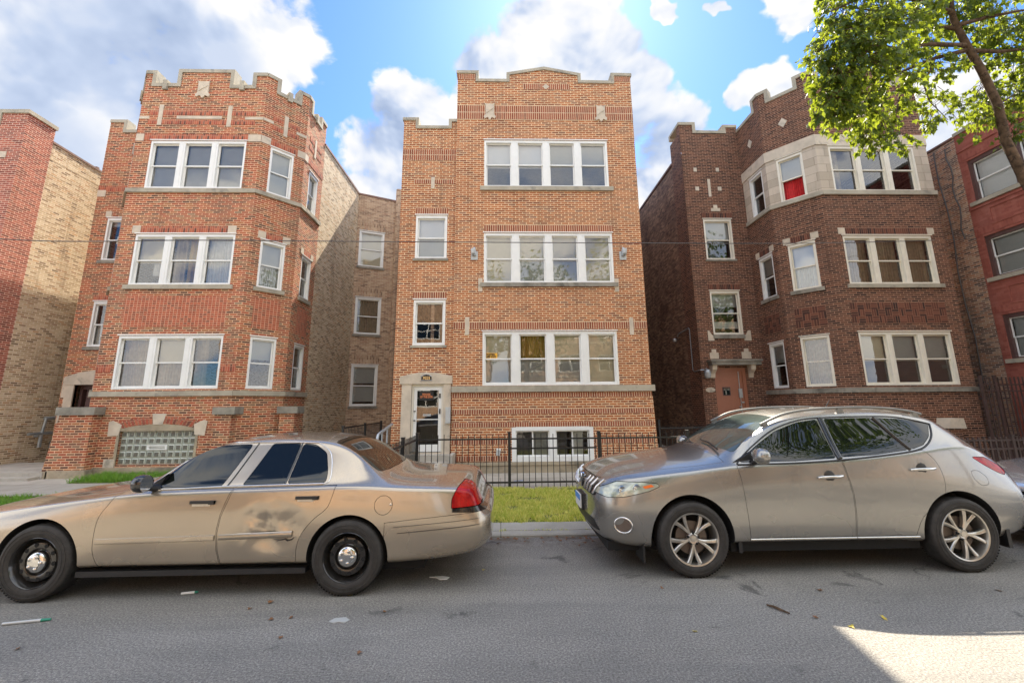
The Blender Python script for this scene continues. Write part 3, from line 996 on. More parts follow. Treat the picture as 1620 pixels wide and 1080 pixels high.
window(cb, fC, *W3, [[('shade', 0, .52, 'shade_white')], [('shade', 0, .52, 'shade_white')], [('shade', 0, .50, G_)], [('shade', 0, .50, G_)]], mw=0.21, sill=(0.13, 0.12, 0.06), sill_mat='coping')
window(cb, fC, *W2, [[('shade', 0, .97, C_)], [('shade', 0, .52, C_), ('shade', .54, .97, G_)], [('shade', 0, .52, C_), ('shade', .54, .97, G_)], [('shade', 0, .97, C_)]], mw=0.21, sill=(0.12, 0.10, 0.06), sill_mat='stone_dark')
w1c = window(cb, fC, *W1, [[('shade', 0, .52, C_), ('shade', .54, .98, G_)], [('curtain', 0, .50, 'curtain_gold'), ('shade', .52, .98, G_)], [('shade', 0, .52, C_), ('shade', .54, .98, G_)], [('shade', 0, .97, C_)]], mw=0.21)
# garden-level sliders
sl = MB()
u0, u1, z0, z1 = WB
sl.box(u0 - .012, u0 + .10, -.13, .012, z0, z1, 0, fC)
sl.box(u1 - .10, u1 + .012, -.13, .012, z0, z1, 0, fC)
sl.box(u0 + .10, u1 - .10, -.13, .013, z1 - .09, z1 + .012, 0, fC)
sl.box(u0 + .10, u1 - .10, -.13, .014, z0, z0 + .13, 0, fC)
um = (u0 + u1) / 2
sl.box(um - .085, um + .085, -.13, .011, z0 + .13, z1 - .09, 0, fC)
pn = MB()
for a, b_ in ((u0 + .10, um - .085), (um + .085, u1 - .10)):
    mid = (a + b_) / 2
    for (p, q, dd) in ((a, mid + .02, -.06), (mid - .02, b_, -.09)):
        for bx in ((p, p + .035, z0 + .13, z1 - .09), (q - .035, q, z0 + .13, z1 - .09), (p + .035, q - .035, z0 + .13, z0 + .165), (p + .035, q - .035, z1 - .125, z1 - .09)):
            sl.box(bx[0], bx[1], dd - .03, dd, bx[2], bx[3], 0, fC)
        pn.face([fC.p(p + .035, z0 + .165, dd - .015), fC.p(q - .035, z0 + .165, dd - .015), fC.p(q - .035, z1 - .125, dd - .015), fC.p(p + .035, z1 - .125, dd - .015)])
slo = sl.build('window', M['white'], cb)
pn.build('pane', M['pane'], slo)
for a, b_, mt in ((u0 + .13, u0 + .52, D_), (u0 + .56, um - .1, 'shade_grey'), (um + .1, um + .42, D_), (um + .55, u1 - .25, 'curtain_white')):
    q = MB()
    q.box(a, b_, -.155, -.15, z0 + .1, z1 - .05, 0, fC)
    q.build('blind', M[mt], slo)
window(cb, fT, *T2, [[('shade', 0, .5, 'shade_white'), ('shade', .5, .98, G_)]], sill=(0.07, 0.05, 0.05), sill_mat='stone_dark')
window(cb, fT, *T1, [[]], sill=(0.07, 0.05, 0.05), sill_mat='coping')
stones(cb, fC, [(0.33, 0.45, 3.71, 4.22), (5.06, 5.18, 3.69, 4.19), (0.70, 0.82, 4.98, 5.38), (4.70, 4.82, 4.97, 5.37)])
stones(cb, fC, [[(2.72, 11.76), (2.83, 11.66), (2.94, 11.76), (2.83, 11.86)]])
stones(cb, fT, [(0.90, 1.01, 8.26, 8.64)])
shield(cb, fC, 1.03, 10.84, 0.34, 0.58)
shield(cb, fC, 4.56, 10.81, 0.34, 0.58)
# door in its stone surround
m = MB()
m.box(0.26, 0.53, -.12, .05, 0.0, 2.34, 0, fT)
m.box(1.42, 1.62, -.12, .05, 0.0, 2.34, 0, fT)
m.prism([(0.20, 2.34), (1.66, 2.34), (1.66, 2.56), (1.40, 2.61), (1.15, 2.655), (0.93, 2.67), (0.70, 2.655), (0.46, 2.61), (0.20, 2.54)], fT, -.12, .075)
m.box(0.53, 1.42, -.4, .02, 0.40, 0.50, 0, fT)
m.build('door_surround', M['stone'], cb)
m = MB()
m.box(0.53, 0.585, -.12, -.02, .50, 2.34, 0, fT)
m.box(1.365, 1.42, -.12, -.02, .50, 2.34, 0, fT)
m.box(0.585, 1.365, -.12, -.018, 2.27, 2.34, 0, fT)
fo = m.build('door_frame', M['cream'], cb)
m = MB()
a, b_ = 0.59, 1.36
m.box(a, a + .085, -.085, -.04, .51, 2.265, 0, fT)
m.box(b_ - .085, b_, -.085, -.04, .51, 2.265, 0, fT)
m.box(a + .085, b_ - .085, -.085, -.041, 2.17, 2.265, 0, fT)
m.box(a + .085, b_ - .085, -.085, -.041, .51, .70, 0, fT)
m.box(a + .085, b_ - .085, -.08, -.045, 1.36, 1.385, 0, fT)
dr = m.build('door', M['white'], cb)
m = MB()
m.face([fT.p(a + .085, .70, -.062), fT.p(b_ - .085, .70, -.062), fT.p(b_ - .085, 2.17, -.062), fT.p(a + .085, 2.17, -.062)])
m.build('pane', M['pane'], dr)
m = MB()
m.box(a, b_, -.30, -.28, .5, 2.3, 0, fT)
m.build('inner_door', M['dark_metal'], cb)
m = MB()
m.box(b_ - .06, b_ - .025, -.04, -.012, 1.52, 1.66, 0, fT)
m.box(b_ - .07, b_ - .03, -.04, -.018, 1.95, 2.08, 0, fT)
m.box(a + .01, a + .06, -.04, -.01, 1.33, 1.36, 0, fT)
m.box(a + .01, a + .06, -.04, -.01, 1.58, 1.61, 0, fT)
m.build('handle', M['dark_metal'], dr)
m = MB()
m.box(a + .26, a + .48, -.06, -.05, 1.46, 1.52, 0, fT)
m.build('letter_slot', M['galv'], dr)
# number plate
m = MB()
m.prism([(0.80, 2.44), (1.08, 2.44), (1.08, 2.55), (1.02, 2.595), (.94, 2.61), (.86, 2.595), (0.80, 2.55)], fT, .075, .09)
pl = m.build('number_plate', M['black_ink'], cb)
m = MB()
band(m, fT, [(.79, 2.55), (.86, 2.60), (.94, 2.617), (1.02, 2.60), (1.09, 2.55)], 0.018, .075, .10)
m.box(.78, 1.10, .075, .10, 2.425, 2.44, 0, fT)
m.build('plate_frame', M['galv'], pl)
text_mesh('numerals', '7025', 0.115, 'gold_num', fT.p(.94, 2.497, .093), (R_(90), 0, 0), pl, bold=0.002, sx=0.92)
# rear wing closing the right gangway
wf = Face((3.9, 21.5), (7.05, 21.5))
m = MB()
wo = [(2.5, 3.1, 8.3, 9.9), (2.5, 3.1, 5.25, 6.85), (2.5, 3.1, 2.2, 3.8)]
wall(m, wf, -0.04, 11.6, wo)
wall(m, Face((7.05, 21.5), (7.05, 27)), -0.04, 11.6)
m.face([(4.25, 21.5, 11.59), (7.05, 21.5, 11.59), (7.05, 27, 11.59), (4.25, 27, 11.59)])
wall(m, Face((7.05, 27), (4.25, 27)), -0.04, 11.6)
m.build('rear_wing', M['common_dark'], cb)
for o in wo:
    window(cb, wf, *o, [[('shade', 0, .6, G_)]])
lw = Face((-4.62, 19.62), (-3.0, 19.62))
m = MB()
wall(m, lw, -0.04, 11.2)
m.face([(-4.62, 19.62, 11.19), (-3, 19.62, 11.19), (-3, 27, 11.19), (-4.62, 27, 11.19)])
wall(m, Face((-3.0, 27), (-3.0, 18.7)), 10.0, 11.2)
wall(m, Face((-4.62, 27), (-4.62, 19.62)), -0.04, 11.2)
wall(m, Face((-3.0, 27), (-4.62, 27)), -0.04, 11.2)
m.build('rear_wing', M['common_tan'], cb)
adopt(cb)

# steps, handrail and things on the wall of the centre house
st = empty('entrance_steps', (-2.1, 11.95, -0.04), 'concrete entrance steps below the white storm door', 'steps')
m = MB()
for k, (ya, h) in enumerate(((12.05, .46), (11.75, .30), (11.45, .14))):
    m.box(-2.85, -1.30, ya, ya + (.35 if k == 0 else .302), -.05, h)
q = m.build('treads', M['concrete'], st)
m = MB()
m.box(-1.32, -1.22, 11.47, YC, -.05, .50)
m.build('cheek', M['concrete'], st)
adopt(st)
hr = empty('handrail', (-2.98, 11.3, -0.04), 'grey pipe handrail beside the steps of the orange brick house', 'handrail')
m = MB()
m.tube([(-2.98, 11.0, -.05), (-2.98, 11.0, .98), (-2.98, 11.05, 1.06), (-2.96, 11.12, 1.09), (-2.94, 12.25, 1.26)], .035, 10)
m.build('top_rail', M['galv'], hr, 40)
for y, z in ((11.35, 1.12), (11.85, 1.2)):
    m = MB()
    m.tube([(-2.96, y, -.05), (-2.96, y, z)], .022, 8)
    m.build('post', M['galv'], hr, 40)
adopt(hr)


def flood(x, lab, tilt):
    o = empty('wall_lamp', (x, YC, 6.1), lab, 'lamp', 'security lamps on the orange brick front')
    m = MB()
    m.box(-.10, .10, -.03, 0.0, -.16, .10)
    m.build('back_plate', M['grey_metal'], o)
    m = MB()
    m.box(-.05, .05, -.12, -.03, -.05, .10)
    m.tube([(0, -.08, .08), (0, -.09, .20)], [.06, .03], 10)
    m.build('sensor', M['galv'], o)
    m = MB()
    m.lathe([(0.001, -.02), (.05, -.02), (.075, .10), (.07, .12), (0.0, .12)], (tilt * .03, -.12, .02), 'z', 16)
    m.build('lamp_head', M['grey_metal'], o, 40)
    m = MB()
    m.lathe([(0.0, -.035), (.045, -.03), (.06, 0.0)], (tilt * .03, -.12, 0.0), 'z', 16)
    m.build('lens', M['glass_lamp'], o, 60)
    return o


flood(-0.75, 'small grey floodlight left of the middle windows of the orange house', -1)
flood(3.66, 'small grey floodlight right of the middle windows of the orange house', 1)
m = MB()
m.box(-1.50, -1.37, YC - .06, YC + .09, 1.27, 1.70)
m.box(-1.505, -1.365, YC - .064, YC - .06, 1.62, 1.705)
tag(m.build('mailbox', M['grey_metal']), 'flat grey metal letter box beside the white storm door', 'letter box')
ub = empty('utility_box', (-.06, YC, .50), 'small crooked white box low on the orange brick wall', 'box')
ub.rotation_euler = (0, R_(8), 0)
m = MB()
m.box(-.055, .055, -.05, 0.0, -.09, .09)
m.build('case', M['grey_metal'], ub)
m = MB()
m.box(-.06, .06, -.056, -.05, .05, .095)
m.build('lid', M['white'], ub)
# paper signs
sg = empty('warning_sign', tuple(fT.p(.93, 2.02, -.055)), 'dark sign with orange words BEWARE OF THE DOG behind white storm door glass', 'sign')
m = MB()
m.box(-.20, .20, -.004, .004, -.13, .13)
m.build('board', M['black_ink'], sg)
text_mesh('lettering', 'BEWARE\nOF THE DOG', 0.078, 'orange_ink', (0, -.006, -.002), (R_(90), 0, 0), sg, bold=0.004, sx=0.74)
m = MB()
m.box(-.10, .10, -.004, .004, .135, .165)
m.build('sticker', M['paper'], sg)
kp = empty('keep_out_sign', tuple(fC.p(1.06, 3.12, -.095)), 'yellow card reading POSTED KEEP OUT in the ground floor window', 'sign')
m = MB()
m.box(-.19, .19, -.003, .003, -.08, .08)
m.build('card', M['yellow_card'], kp)
text_mesh('lettering', 'POSTED\nKEEP OUT', 0.075, 'black_ink', (0, -.005, 0), (R_(90), 0, 0), kp, bold=0.003, sx=0.92)

# ------------------------------------------------------------------ left bay house
YL = 12.6
lb = empty('apartment_building', (-9.4, YL, -0.04), 'three storey red brick house with octagonal bay and notched stone topped parapet', 'apartment house')
fF_ = Face((-11.35, YL), (-7.5, YL))
fR1 = Face((-7.5, YL), (-6.58, 13.6))
fR2 = Face((-6.58, 13.6), (-6.58, 15.1))
fL1 = Face((-12.27, 13.6), (-11.35, YL))
fL2 = Face((-12.27, 14.5), (-12.27, 13.6))
fTw = Face((-14.05, 14.5), (-12.27, 14.5))
fTwl = Face((-14.05, 29), (-14.05, 14.5))
bay = [fL2, fL1, fF_, fR1, fR2]
uoff = [0, fL2.L, fL2.L + fL1.L, fL2.L + fL1.L + fF_.L, fL2.L + fL1.L + fF_.L + fR1.L]
w = MB()
FL = -11.35
LW = [(-10.87 - FL, -7.94 - FL, a, b_) for a, b_ in ((2.27, 3.78), (5.28, 6.85), (8.34, 9.94))]
GB = (-10.42 - FL, -8.38 - FL, .24, 1.13)
RW1 = [(.30, 1.02, a, b_) for a, b_ in ((2.27, 3.78), (5.28, 6.78), (8.34, 9.90))]
RW2 = [(.42, 1.14, a, b_) for a, b_ in ((2.27, 3.72), (5.28, 6.70), (8.34, 9.75))]
LWc = [(.36, 1.06, a, b_) for a, b_ in ((2.27, 3.78), (5.28, 6.80), (8.34, 9.92))]
ops = {id(fF_): LW + [GB], id(fR1): RW1, id(fR2): RW2, id(fL1): LWc}
TOPB = 11.55
for f, uo in zip(bay, uoff):
    wall(w, f, 0.18, TOPB, ops.get(id(f), []), uo=uo)
TW = [(.50, 1.35, 6.68, 8.20), (.54, 1.38, 3.73, 5.24)]
TDo = (.42, 1.35, .10, 2.50)
wall(w, fTw, 0.05, 11.3, TW + [TDo], uo=-1.8)
wall(w, fTwl, -0.04, 11.0, m=2)
pF = [(0, 12.42), (.32, 12.42), (.32, 11.96), (1.02, 11.96), (1.02, 12.48), (2.78, 12.48), (2.78, 11.92), (3.40, 11.92), (3.40, 12.38), (3.85, 12.38)]
pR1 = [(0, 12.38), (.40, 12.38), (.40, 11.92), (1.0, 11.92), (1.0, 12.36), (1.36, 12.36)]
pR2 = [(0, 12.36), (.30, 12.36), (.30, 11.90), (1.0, 11.90), (1.0, 12.25), (1.5, 12.25)]
pL1 = [(0, 12.36), (.36, 12.36), (.36, 11.92), (.96, 11.92), (.96, 12.42), (1.36, 12.42)]
pL2 = [(0, 11.92), (.55, 11.92), (.55, 12.36), (.90, 12.36)]
pT = [(0, 11.98), (.60, 11.98), (.60, 11.58), (1.25, 11.58), (1.25, 11.9), (1.78, 11.9)]
cp = MB()
for f, pp, uo in ((fF_, pF, uoff[2]), (fR1, pR1, uoff[3]), (fR2, pR2, uoff[4]), (fL1, pL1, uoff[1]), (fL2, pL2, 0)):
    parapet(w, f, pp, TOPB, uo=uo)
    band(cp, f, pp, .105, -.33, .035, out=.014)
parapet(w, fTw, pT, 11.3)
band(cp, fTw, pT, .10, -.33, .035, out=.014)
# small stone corbels standing in the notches
for f, u in ((fF_, .66), (fF_, 3.08), (fR1, .72), (fR2, .62), (fL1, .66)):
    z = 11.93
    cp.box(u - .07, u + .07, -.20, .075, z - .20, z + .13, 0, f)
cp.build('coping', M['coping'], lb)
for f, (a, b_) in ((fF_, (0, 3.85)), (fR1, (0, 1.36)), (fR2, (0, 1.5)), (fL1, (0, 1.36))):
    soldier(w, f, a, b_, 9.97, 10.18)
    soldier(w, f, a + .28, b_ - .25, 10.52, 10.68)
    soldier(w, f, a + .28, b_ - .25, 10.84, 11.0)
soldier(w, fTw, 0, 1.78, 9.2, 9.41)
soldier(w, fTw, .5, 1.4, 5.26, 5.47)
# lintel courses, and the small-unit panels below the first floor windows
for f, rows in ((fF_, [LW[1]]), (fR1, [RW1[1]]), (fR2, [RW2[1]])):
    for r in rows:
        soldier(w, f, r[0] + .12, r[1] - .12, r[3] + .05, r[3] + .25)
soldier(w, fF_, 0.0, .42, 2.75, 2.95)
soldier(w, fF_, 3.45, 3.85, 2.75, 2.95)
for f, a, b_ in ((fF_, .50, 3.40), (fR1, .28, 1.04), (fR2, .4, 1.16)):
    q = [(a, 4.03), (b_, 4.03), (b_, 4.95), (a, 4.95)]
    w.face([f.p(u, z, .006) for u, z in q], [(u, z) for u, z in q], 3)
# arch of soldiers over the glass block window
for k in range(22):
    u = GB[0] + .04 + (GB[1] - GB[0] - .08) * (k + .5) / 22
    h = 1.20 + .13 * (1 - ((k - 10.5) / 11) ** 2)
    a = (k - 10.5) * .012
    q = [(u - .040, h), (u + .040, h), (u + .043 + a, h + .19), (u - .043 + a, h + .19)]
    w.face([fF_.p(x, z, .012) for x, z in q], [(0, k * .066), (0, k * .066 + .066), (.213, k * .066 + .066), (.213, k * .066)], 1)
# low piers standing at the foot of the bay, with dark cap stones
w.box(-11.85, -10.98, 12.32, 13.5, -.04, 1.58)
w.prism([(-12.05, .12), (-11.85, .12), (-11.85, 1.58)], Face((0, 12.32), (1, 12.32)), -1.0, 0.0)
pr = [(-7.83, 12.46, .44), (-6.52, 13.35, .44)]
for x, y, s in pr:
    w.box(x, x + s, y, y + .35, -.04, 1.56)
w.build('brick_wall', [M['brick_l'], M['soldier_l'], M['common_buff'], M['panel_l']], lb)
for (x0, x1, y0, y1, z0, z1) in ((-11.92, -10.90, 12.26, 13.5, 1.58, 1.79), (-7.88, -7.28, 12.40, 12.85, 1.56, 1.76), (-6.58, -5.98, 13.29, 13.75, 1.56, 1.76)):
    m = MB()
    m.box(x0, x1, y0, y1, z0, z1)
    m.build('cap_stone', M['stone_dark'], lb)
m = MB()
for f in bay:
    m.box(-.02, f.L + .02, -.1, .055, .02, .18, 0, f)
    m.box(-.02, f.L + .02, -.1, .035, -.12, .02, 0, f)
m.box(-11.9, -10.9, 12.27, 12.5, -.08, .16)
m.prism([(-12.35, -.06), (-11.86, -.06), (-11.86, .14), (-12.05, .14)], Face((0, 12.27), (1, 12.27)), -.6, 0.0)
m.build('foundation', M['foundation'], lb)
belt(lb, [(f, -.02, f.L + .025) for f in bay], 2.07, 2.21, .065, 'coping')
belt(lb, [(f, -.02, f.L + .025) for f in bay], 8.19, 8.32, .055, 'coping')
stones(lb, fF_, [(.57, .70, 10.48, 11.2), (2.72, 2.85, 10.44, 11.18), (1.15, 2.55, 10.71, 10.81), (0, .30, 10.70, 10.79), (3.28, 3.85, 10.70, 10.79),
                 (0, .24, 9.93, 10.17), (3.45, 3.85, 9.93, 10.17), (.36, .60, 6.88, 7.12), (3.17, 3.42, 6.88, 7.12),
                 [(.62, 1.00), (.90, 1.02), (.96, 1.30), (.70, 1.42), (.60, 1.38)], [(2.95, 1.02), (3.22, 1.00), (3.26, 1.38), (3.16, 1.42), (2.90, 1.30)],
                 [(1.80, 1.30), (2.05, 1.30), (2.12, 1.60), (1.74, 1.60)], (.62, .90, .18, .40), (2.98, 3.24, .18, .40)])
stones(lb, fR1, [(0, .30, 10.70, 10.79), (1.02, 1.36, 10.70, 10.79), (.62, .74, 10.44, 11.18), (0, .28, 9.93, 10.17), (1.12, 1.36, 9.93, 10.17), (.20, .42, 6.82, 7.04), (.92, 1.14, 6.82, 7.04)])
stones(lb, fR2, [(.66, .78, 10.4, 11.1), (0, .25, 9.93, 10.17), (.30, .50, 6.74, 6.94), (1.04, 1.24, 6.74, 6.94)])
stones(lb, fTw, [(1.0, 1.45, 9.56, 9.68), (0, .28, 9.0, 9.24), (.42, .62, 8.24, 8.46)])
shield(lb, fF_, 1.86, 11.76, .42, .62)
# stepped stone door surround
m = MB()
for k in range(6):
    z = .10 + k * .40
    x = .06 if k % 2 else .16
    m.box(x, .42, -.1, .04, z, z + .40, 0, fTw)
m.prism([(.08, 2.50), (1.6, 2.50), (1.6, 2.92), (1.0, 2.96), (.5, 2.88), (.08, 2.74)], fTw, -.1, .06)
m.build('door_surround', M['stone'], lb)
m = MB()
m.box(.42, .50, -.35, -.2, .1, 2.5, 0, fTw)
m.box(.50, 1.35, -.35, -.21, 2.36, 2.5, 0, fTw)
m.box(.58, .72, -.33, -.27, .1, 2.36, 0, fTw)
m.box(.72, 1.3, -.33, -.272, .1, .9, 0, fTw)
m.box(.72, 1.3, -.33, -.271, 2.2, 2.36, 0, fTw)
d_ = m.build('door', M['brown_frame'], lb)
m = MB()
m.face([fTw.p(.72, .9, -.3), fTw.p(1.3, .9, -.3), fTw.p(1.3, 2.2, -.3), fTw.p(.72, 2.2, -.3)])
m.build('pane', M['pane'], d_)
m = MB()
m.box(.80, 1.3, -.42, -.40, .3, 2.1, 0, fTw)
m.build('curtain', M['curtain_tan'], d_)
# windows of the bay, upper to lower
SD = 'shade_grey'
window(lb, fF_, *LW[2], [[('shade', 0, .97, SD)], [('shade', 0, .97, SD)], [('shade', 0, .97, 'shade_grey')]], mw=.20)
window(lb, fF_, *LW[1], [[('shade', 0, .52, C_), ('right', .5, .8, 'curtain_white')], [('left', 0, 1, 'curtain_tan'), ('right', 0, 1, 'curtain_gold')], [('curtain', 0, 1, 'curtain_white')]], mw=.20, sill=(.13, .10, .06), sill_mat='coping')
window(lb, fF_, *LW[0], [[('curtain', 0, 1, 'curtain_tan')], [('shade', 0, .5, C_), ('curtain', .4, 1, 'curtain_tan')], [('left', 0, 1, 'curtain_tan')]], mw=.20)
window(lb, fR1, *RW1[2], [[('shade', 0, .97, SD)]])
window(lb, fR1, *RW1[1], [[('shade', 0, .5, SD), ('curtain', .5, 1, 'curtain_white')]], sill=(.12, .08, .06), sill_mat='coping')
window(lb, fR1, *RW1[0], [[('shade', 0, .4, SD)]])
window(lb, fR2, *RW2[2], [[('shade', 0, .6, 'shade_white')]], sill=(.12, .06, .06), sill_mat='coping')
window(lb, fR2, *RW2[1], [[]], sill=(.12, .06, .06), sill_mat='coping')
window(lb, fR2, *RW2[0], [[]])
for r in LWc:
    window(lb, fL1, *r, [[('shade', 0, .5, SD)]], sill=(.12, .06, .06), sill_mat='coping')
for r, u in zip(TW, ([('shade', 0, .1, SD)], [('curtain', .5, 1, 'curtain_white')])):
    window(lb, fTw, *r, [u], sill=(.11, .08, .05), sill_mat='stone_dark')
# glass block window
m = MB()
nx, nz = 11, 5
u0, u1, z0, z1 = GB
m.face([fF_.p(u, z, -.085) for u, z in ((u0, z0), (u1, z0), (u1, z1), (u0, z1))], None, 1)
du, dz = (u1 - u0) / nx, (z1 - z0) / nz
for i in range(nx):
    for j in range(nz):
        if j == 2 and i in (4, 5, 6):
            continue
        a, b_ = u0 + i * du + .013, u0 + (i + 1) * du - .013
        c, e = z0 + j * dz + .013, z0 + (j + 1) * dz - .013
        k = .022
        q = [(a, c), (b_, c), (b_, e), (a, e)]
        q2 = [(a + k, c + k), (b_ - k, c + k), (b_ - k, e - k), (a + k, e - k)]
        P = [fF_.p(u, z, -.07) for u, z in q]
        P2 = [fF_.p(u, z, -.055) for u, z in q2]
        m.face(P2, [(u + i * 3.1, z + j * 1.7) for u, z in q2], 0)
        for s in range(4):
            t_ = (s + 1) % 4
            m.face([P[s], P[t_], P2[t_], P2[s]], None, 1)
g = m.build('glass_block_window', [M['glass_block'], M['block_joint']], lb)
m = MB()
a, b_, c, e = u0 + 4 * du + .01, u0 + 7 * du - .01, z0 + 2 * dz + .03, z0 + 3 * dz - .02
for bx in ((a, b_, c, c + .03), (a, b_, e - .03, e), (a, a + .05, c + .03, e - .03), (b_ - .05, b_, c + .03, e - .03)):
    m.box(bx[0], bx[1], -.07, -.03, bx[2], bx[3], 0, fF_)
m.box(a + .05, b_ - .05, -.065, -.05, c + .055, e - .055, 0, fF_)
m.build('vent', M['white'], g)
m = MB()
m.prism([(u0, z1), (u1, z1), (u1, z1 + .07), (u1 - .4, z1 + .15), ((u0 + u1) / 2, z1 + .19), (u0 + .4, z1 + .15), (u0, z1 + .07)], fF_, -.02, .008)
for a, b_ in ((u0 - .07, u0), (u1, u1 + .07)):
    m.box(a, b_, -.02, .012, z0 - .06, z1 + .05, 0, fF_)
m.build('painted_lintel', M['foundation'], g)
# buff side wall, rear court wing
fS = Face((-6.58, 15.1), (-6.50, 18.9))
fWg = Face((-6.50, 18.9), (-4.75, 19.6))
m = MB()
wall(m, fS, -.04, 11.42)
band(m, fS, [(0, 11.50), (fS.L, 11.44)], .09, -.25, .03, 1)
m.build('side_wall', [M['common_buff'], M['coping_tile']], lb)
m = MB()
hw = [(.12, 1.22, a, b_) for a, b_ in ((1.75, 3.5), (4.85, 6.5), (7.95, 9.62))]
wall(m, fWg, -.04, 11.36, hw)
band(m, fWg, [(0, 11.44), (fWg.L, 11.36)], .08, -.25, .03, 1)
wall(m, Face((-4.75, 19.6), (-4.75, 29)), -.04, 11.36)
m.tube([fWg.p(fWg.L - .1, -.04, .06), fWg.p(fWg.L - .1, 11.9, .06)], .13, 10, 0)
for r in hw:
    soldier(m, fWg, r[0] - .02, r[1] + .02, r[3] + .06, r[3] + .46, 2, m=2)
m.build('court_wall', [M['common_tan'], M['coping_tile'], M['common_tan']], lb)
for r, u in zip(hw, ([('shade', 0, .42, SD), ('shade', .5, .9, SD)], [('curtain', 0, 1, 'curtain_tan')], [('shade', 0, .97, C_)])):
    window(lb, fWg, *r, [u], sill=(.11, .05, .05), sill_mat='stone_dark', b=.09)
m = MB()
m.lathe([(.12, 0), (.2, .15), (.2, .55), (.0, .55)], tuple(fWg.p(fWg.L + .25, 11.4, -.5)), 'z', 14)
m.build('roof_vent', M['galv'], lb, 40)
m = MB()
wall(m, Face((-4.75, 29), (-14.05, 29)), -.04, 11.3)
m.build('rear_wall', M['common_tan'], lb)
roof_slab(lb, [(-14.05, 14.6), (-12.27, 14.6), (-12.2, 13.7), (-11.3, 12.7), (-7.55, 12.7), (-6.68, 13.65), (-6.62, 18.9), (-4.75, 19.6), (-4.75, 29), (-14.05, 29)], 11.2)
adopt(lb)
# stoop of the left house
so = empty('entrance_steps', (-13.1, 13.0, -.04), 'two low concrete steps before the stone framed door of the red brick house', 'steps')
m = MB()
m.box(-14.9, -11.95, 12.25, 14.5, -.08, .13)
m.build('landing', M['concrete'], so)
m = MB()
m.box(-15.0, -12.0, 11.95, 12.25, -.08, .03)
m.build('tread', M['concrete'], so)
adopt(so)

# ------------------------------------------------------------------ right bay house
YR = 12.8
rb = empty('apartment_building', (11.5, YR, -0.04), 'three storey dark brown brick house with bay banded in pale limestone on the top floor', 'apartment house')
gF = Face((10.45, YR), (14.2, YR))
gL1 = Face((9.46, 13.95), (10.45, YR))
gL2 = Face((9.46, 15.4), (9.46, 13.95))
gR1 = Face((14.2, YR), (15.05, 13.8))
gT = Face((7.15, 15.4), (9.46, 15.4))
gS = Face((7.15, 29), (7.15, 15.4))
gRr = Face((15.05, 13.8), (15.05, 29))
w = MB()
GW = [(.42, 3.30, a, b_) for a, b_ in ((2.22, 3.82), (5.33, 6.92), (8.46, 10.05))]
GL1 = [(.34, 1.12, a, b_) for a, b_ in ((2.22, 3.80), (5.33, 6.90), (8.46, 10.05))]
GL2 = [(.40, 1.20, a, b_) for a, b_ in ((2.22, 3.75), (5.33, 6.85), (8.46, 10.0))]
GT = [(.60, 1.68, 7.02, 8.62), (.58, 1.68, 4.17, 5.80)]
GD = (.46, 1.60, .10, 2.96)
TB = 11.6


def stone_at(z):
    return 3 if 8.34 < z < 10.46 else 0


uo = 0
guo = {}
for f, o in ((gL2, GL2), (gL1, GL1), (gF, GW), (gR1, [])):
    guo[id(f)] = uo
    wall(w, f, -.04, TB, o, uo=uo, zs=(8.34, 10.46), m_at=stone_at)
    uo += f.L
wall(w, gT, -.04, TB, GT + [GD], uo=-2.31)
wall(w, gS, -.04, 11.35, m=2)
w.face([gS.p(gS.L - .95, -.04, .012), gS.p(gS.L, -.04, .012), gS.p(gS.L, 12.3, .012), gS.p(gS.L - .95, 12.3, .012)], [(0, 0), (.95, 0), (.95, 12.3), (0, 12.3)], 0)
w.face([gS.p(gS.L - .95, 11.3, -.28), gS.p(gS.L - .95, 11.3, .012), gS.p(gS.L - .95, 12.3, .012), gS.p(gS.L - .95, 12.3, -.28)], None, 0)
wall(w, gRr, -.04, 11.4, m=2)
qF = [(0, 12.85), (.45, 12.85), (.45, 12.45), (1.1, 12.45), (1.1, 13.0), (2.65, 13.0), (2.65, 12.45), (3.3, 12.45), (3.3, 12.85), (3.75, 12.85)]
qL1 = [(0, 12.88), (.36, 12.88), (.36, 12.46), (1.16, 12.46), (1.16, 12.85), (gL1.L, 12.85)]
qL2 = [(0, 12.4), (1.1, 12.4), (1.1, 12.88), (gL2.L, 12.88)]
qR1 = [(0, 12.85), (.36, 12.85), (.36, 12.45), (gR1.L, 12.45)]
qT = [(0, 12.72), (.62, 12.72), (.62, 12.36), (1.75, 12.36), (1.75, 12.62), (gT.L, 12.62)]
cp = MB()
for f, q in ((gF, qF), (gL1, qL1), (gL2, qL2), (gR1, qR1), (gT, qT)):
    parapet(w, f, q, TB, uo=guo.get(id(f), -2.31))
    band(cp, f, [(u - (.03 if (f is gT and u == 0) else 0), z) for u, z in q], .105, -.33, .035, out=.014)
band(cp, gS, [(gS.L - .97, 12.5), (gS.L - .97, 12.735), (gS.L + .03, 12.735)], .105, -.33, .04)
band(cp, gS, [(0, 11.40), (gS.L - .97, 11.52)], .08, -.25, .03, 1)
cp.build('coping', [M['coping'], M['coping_tile']], rb)
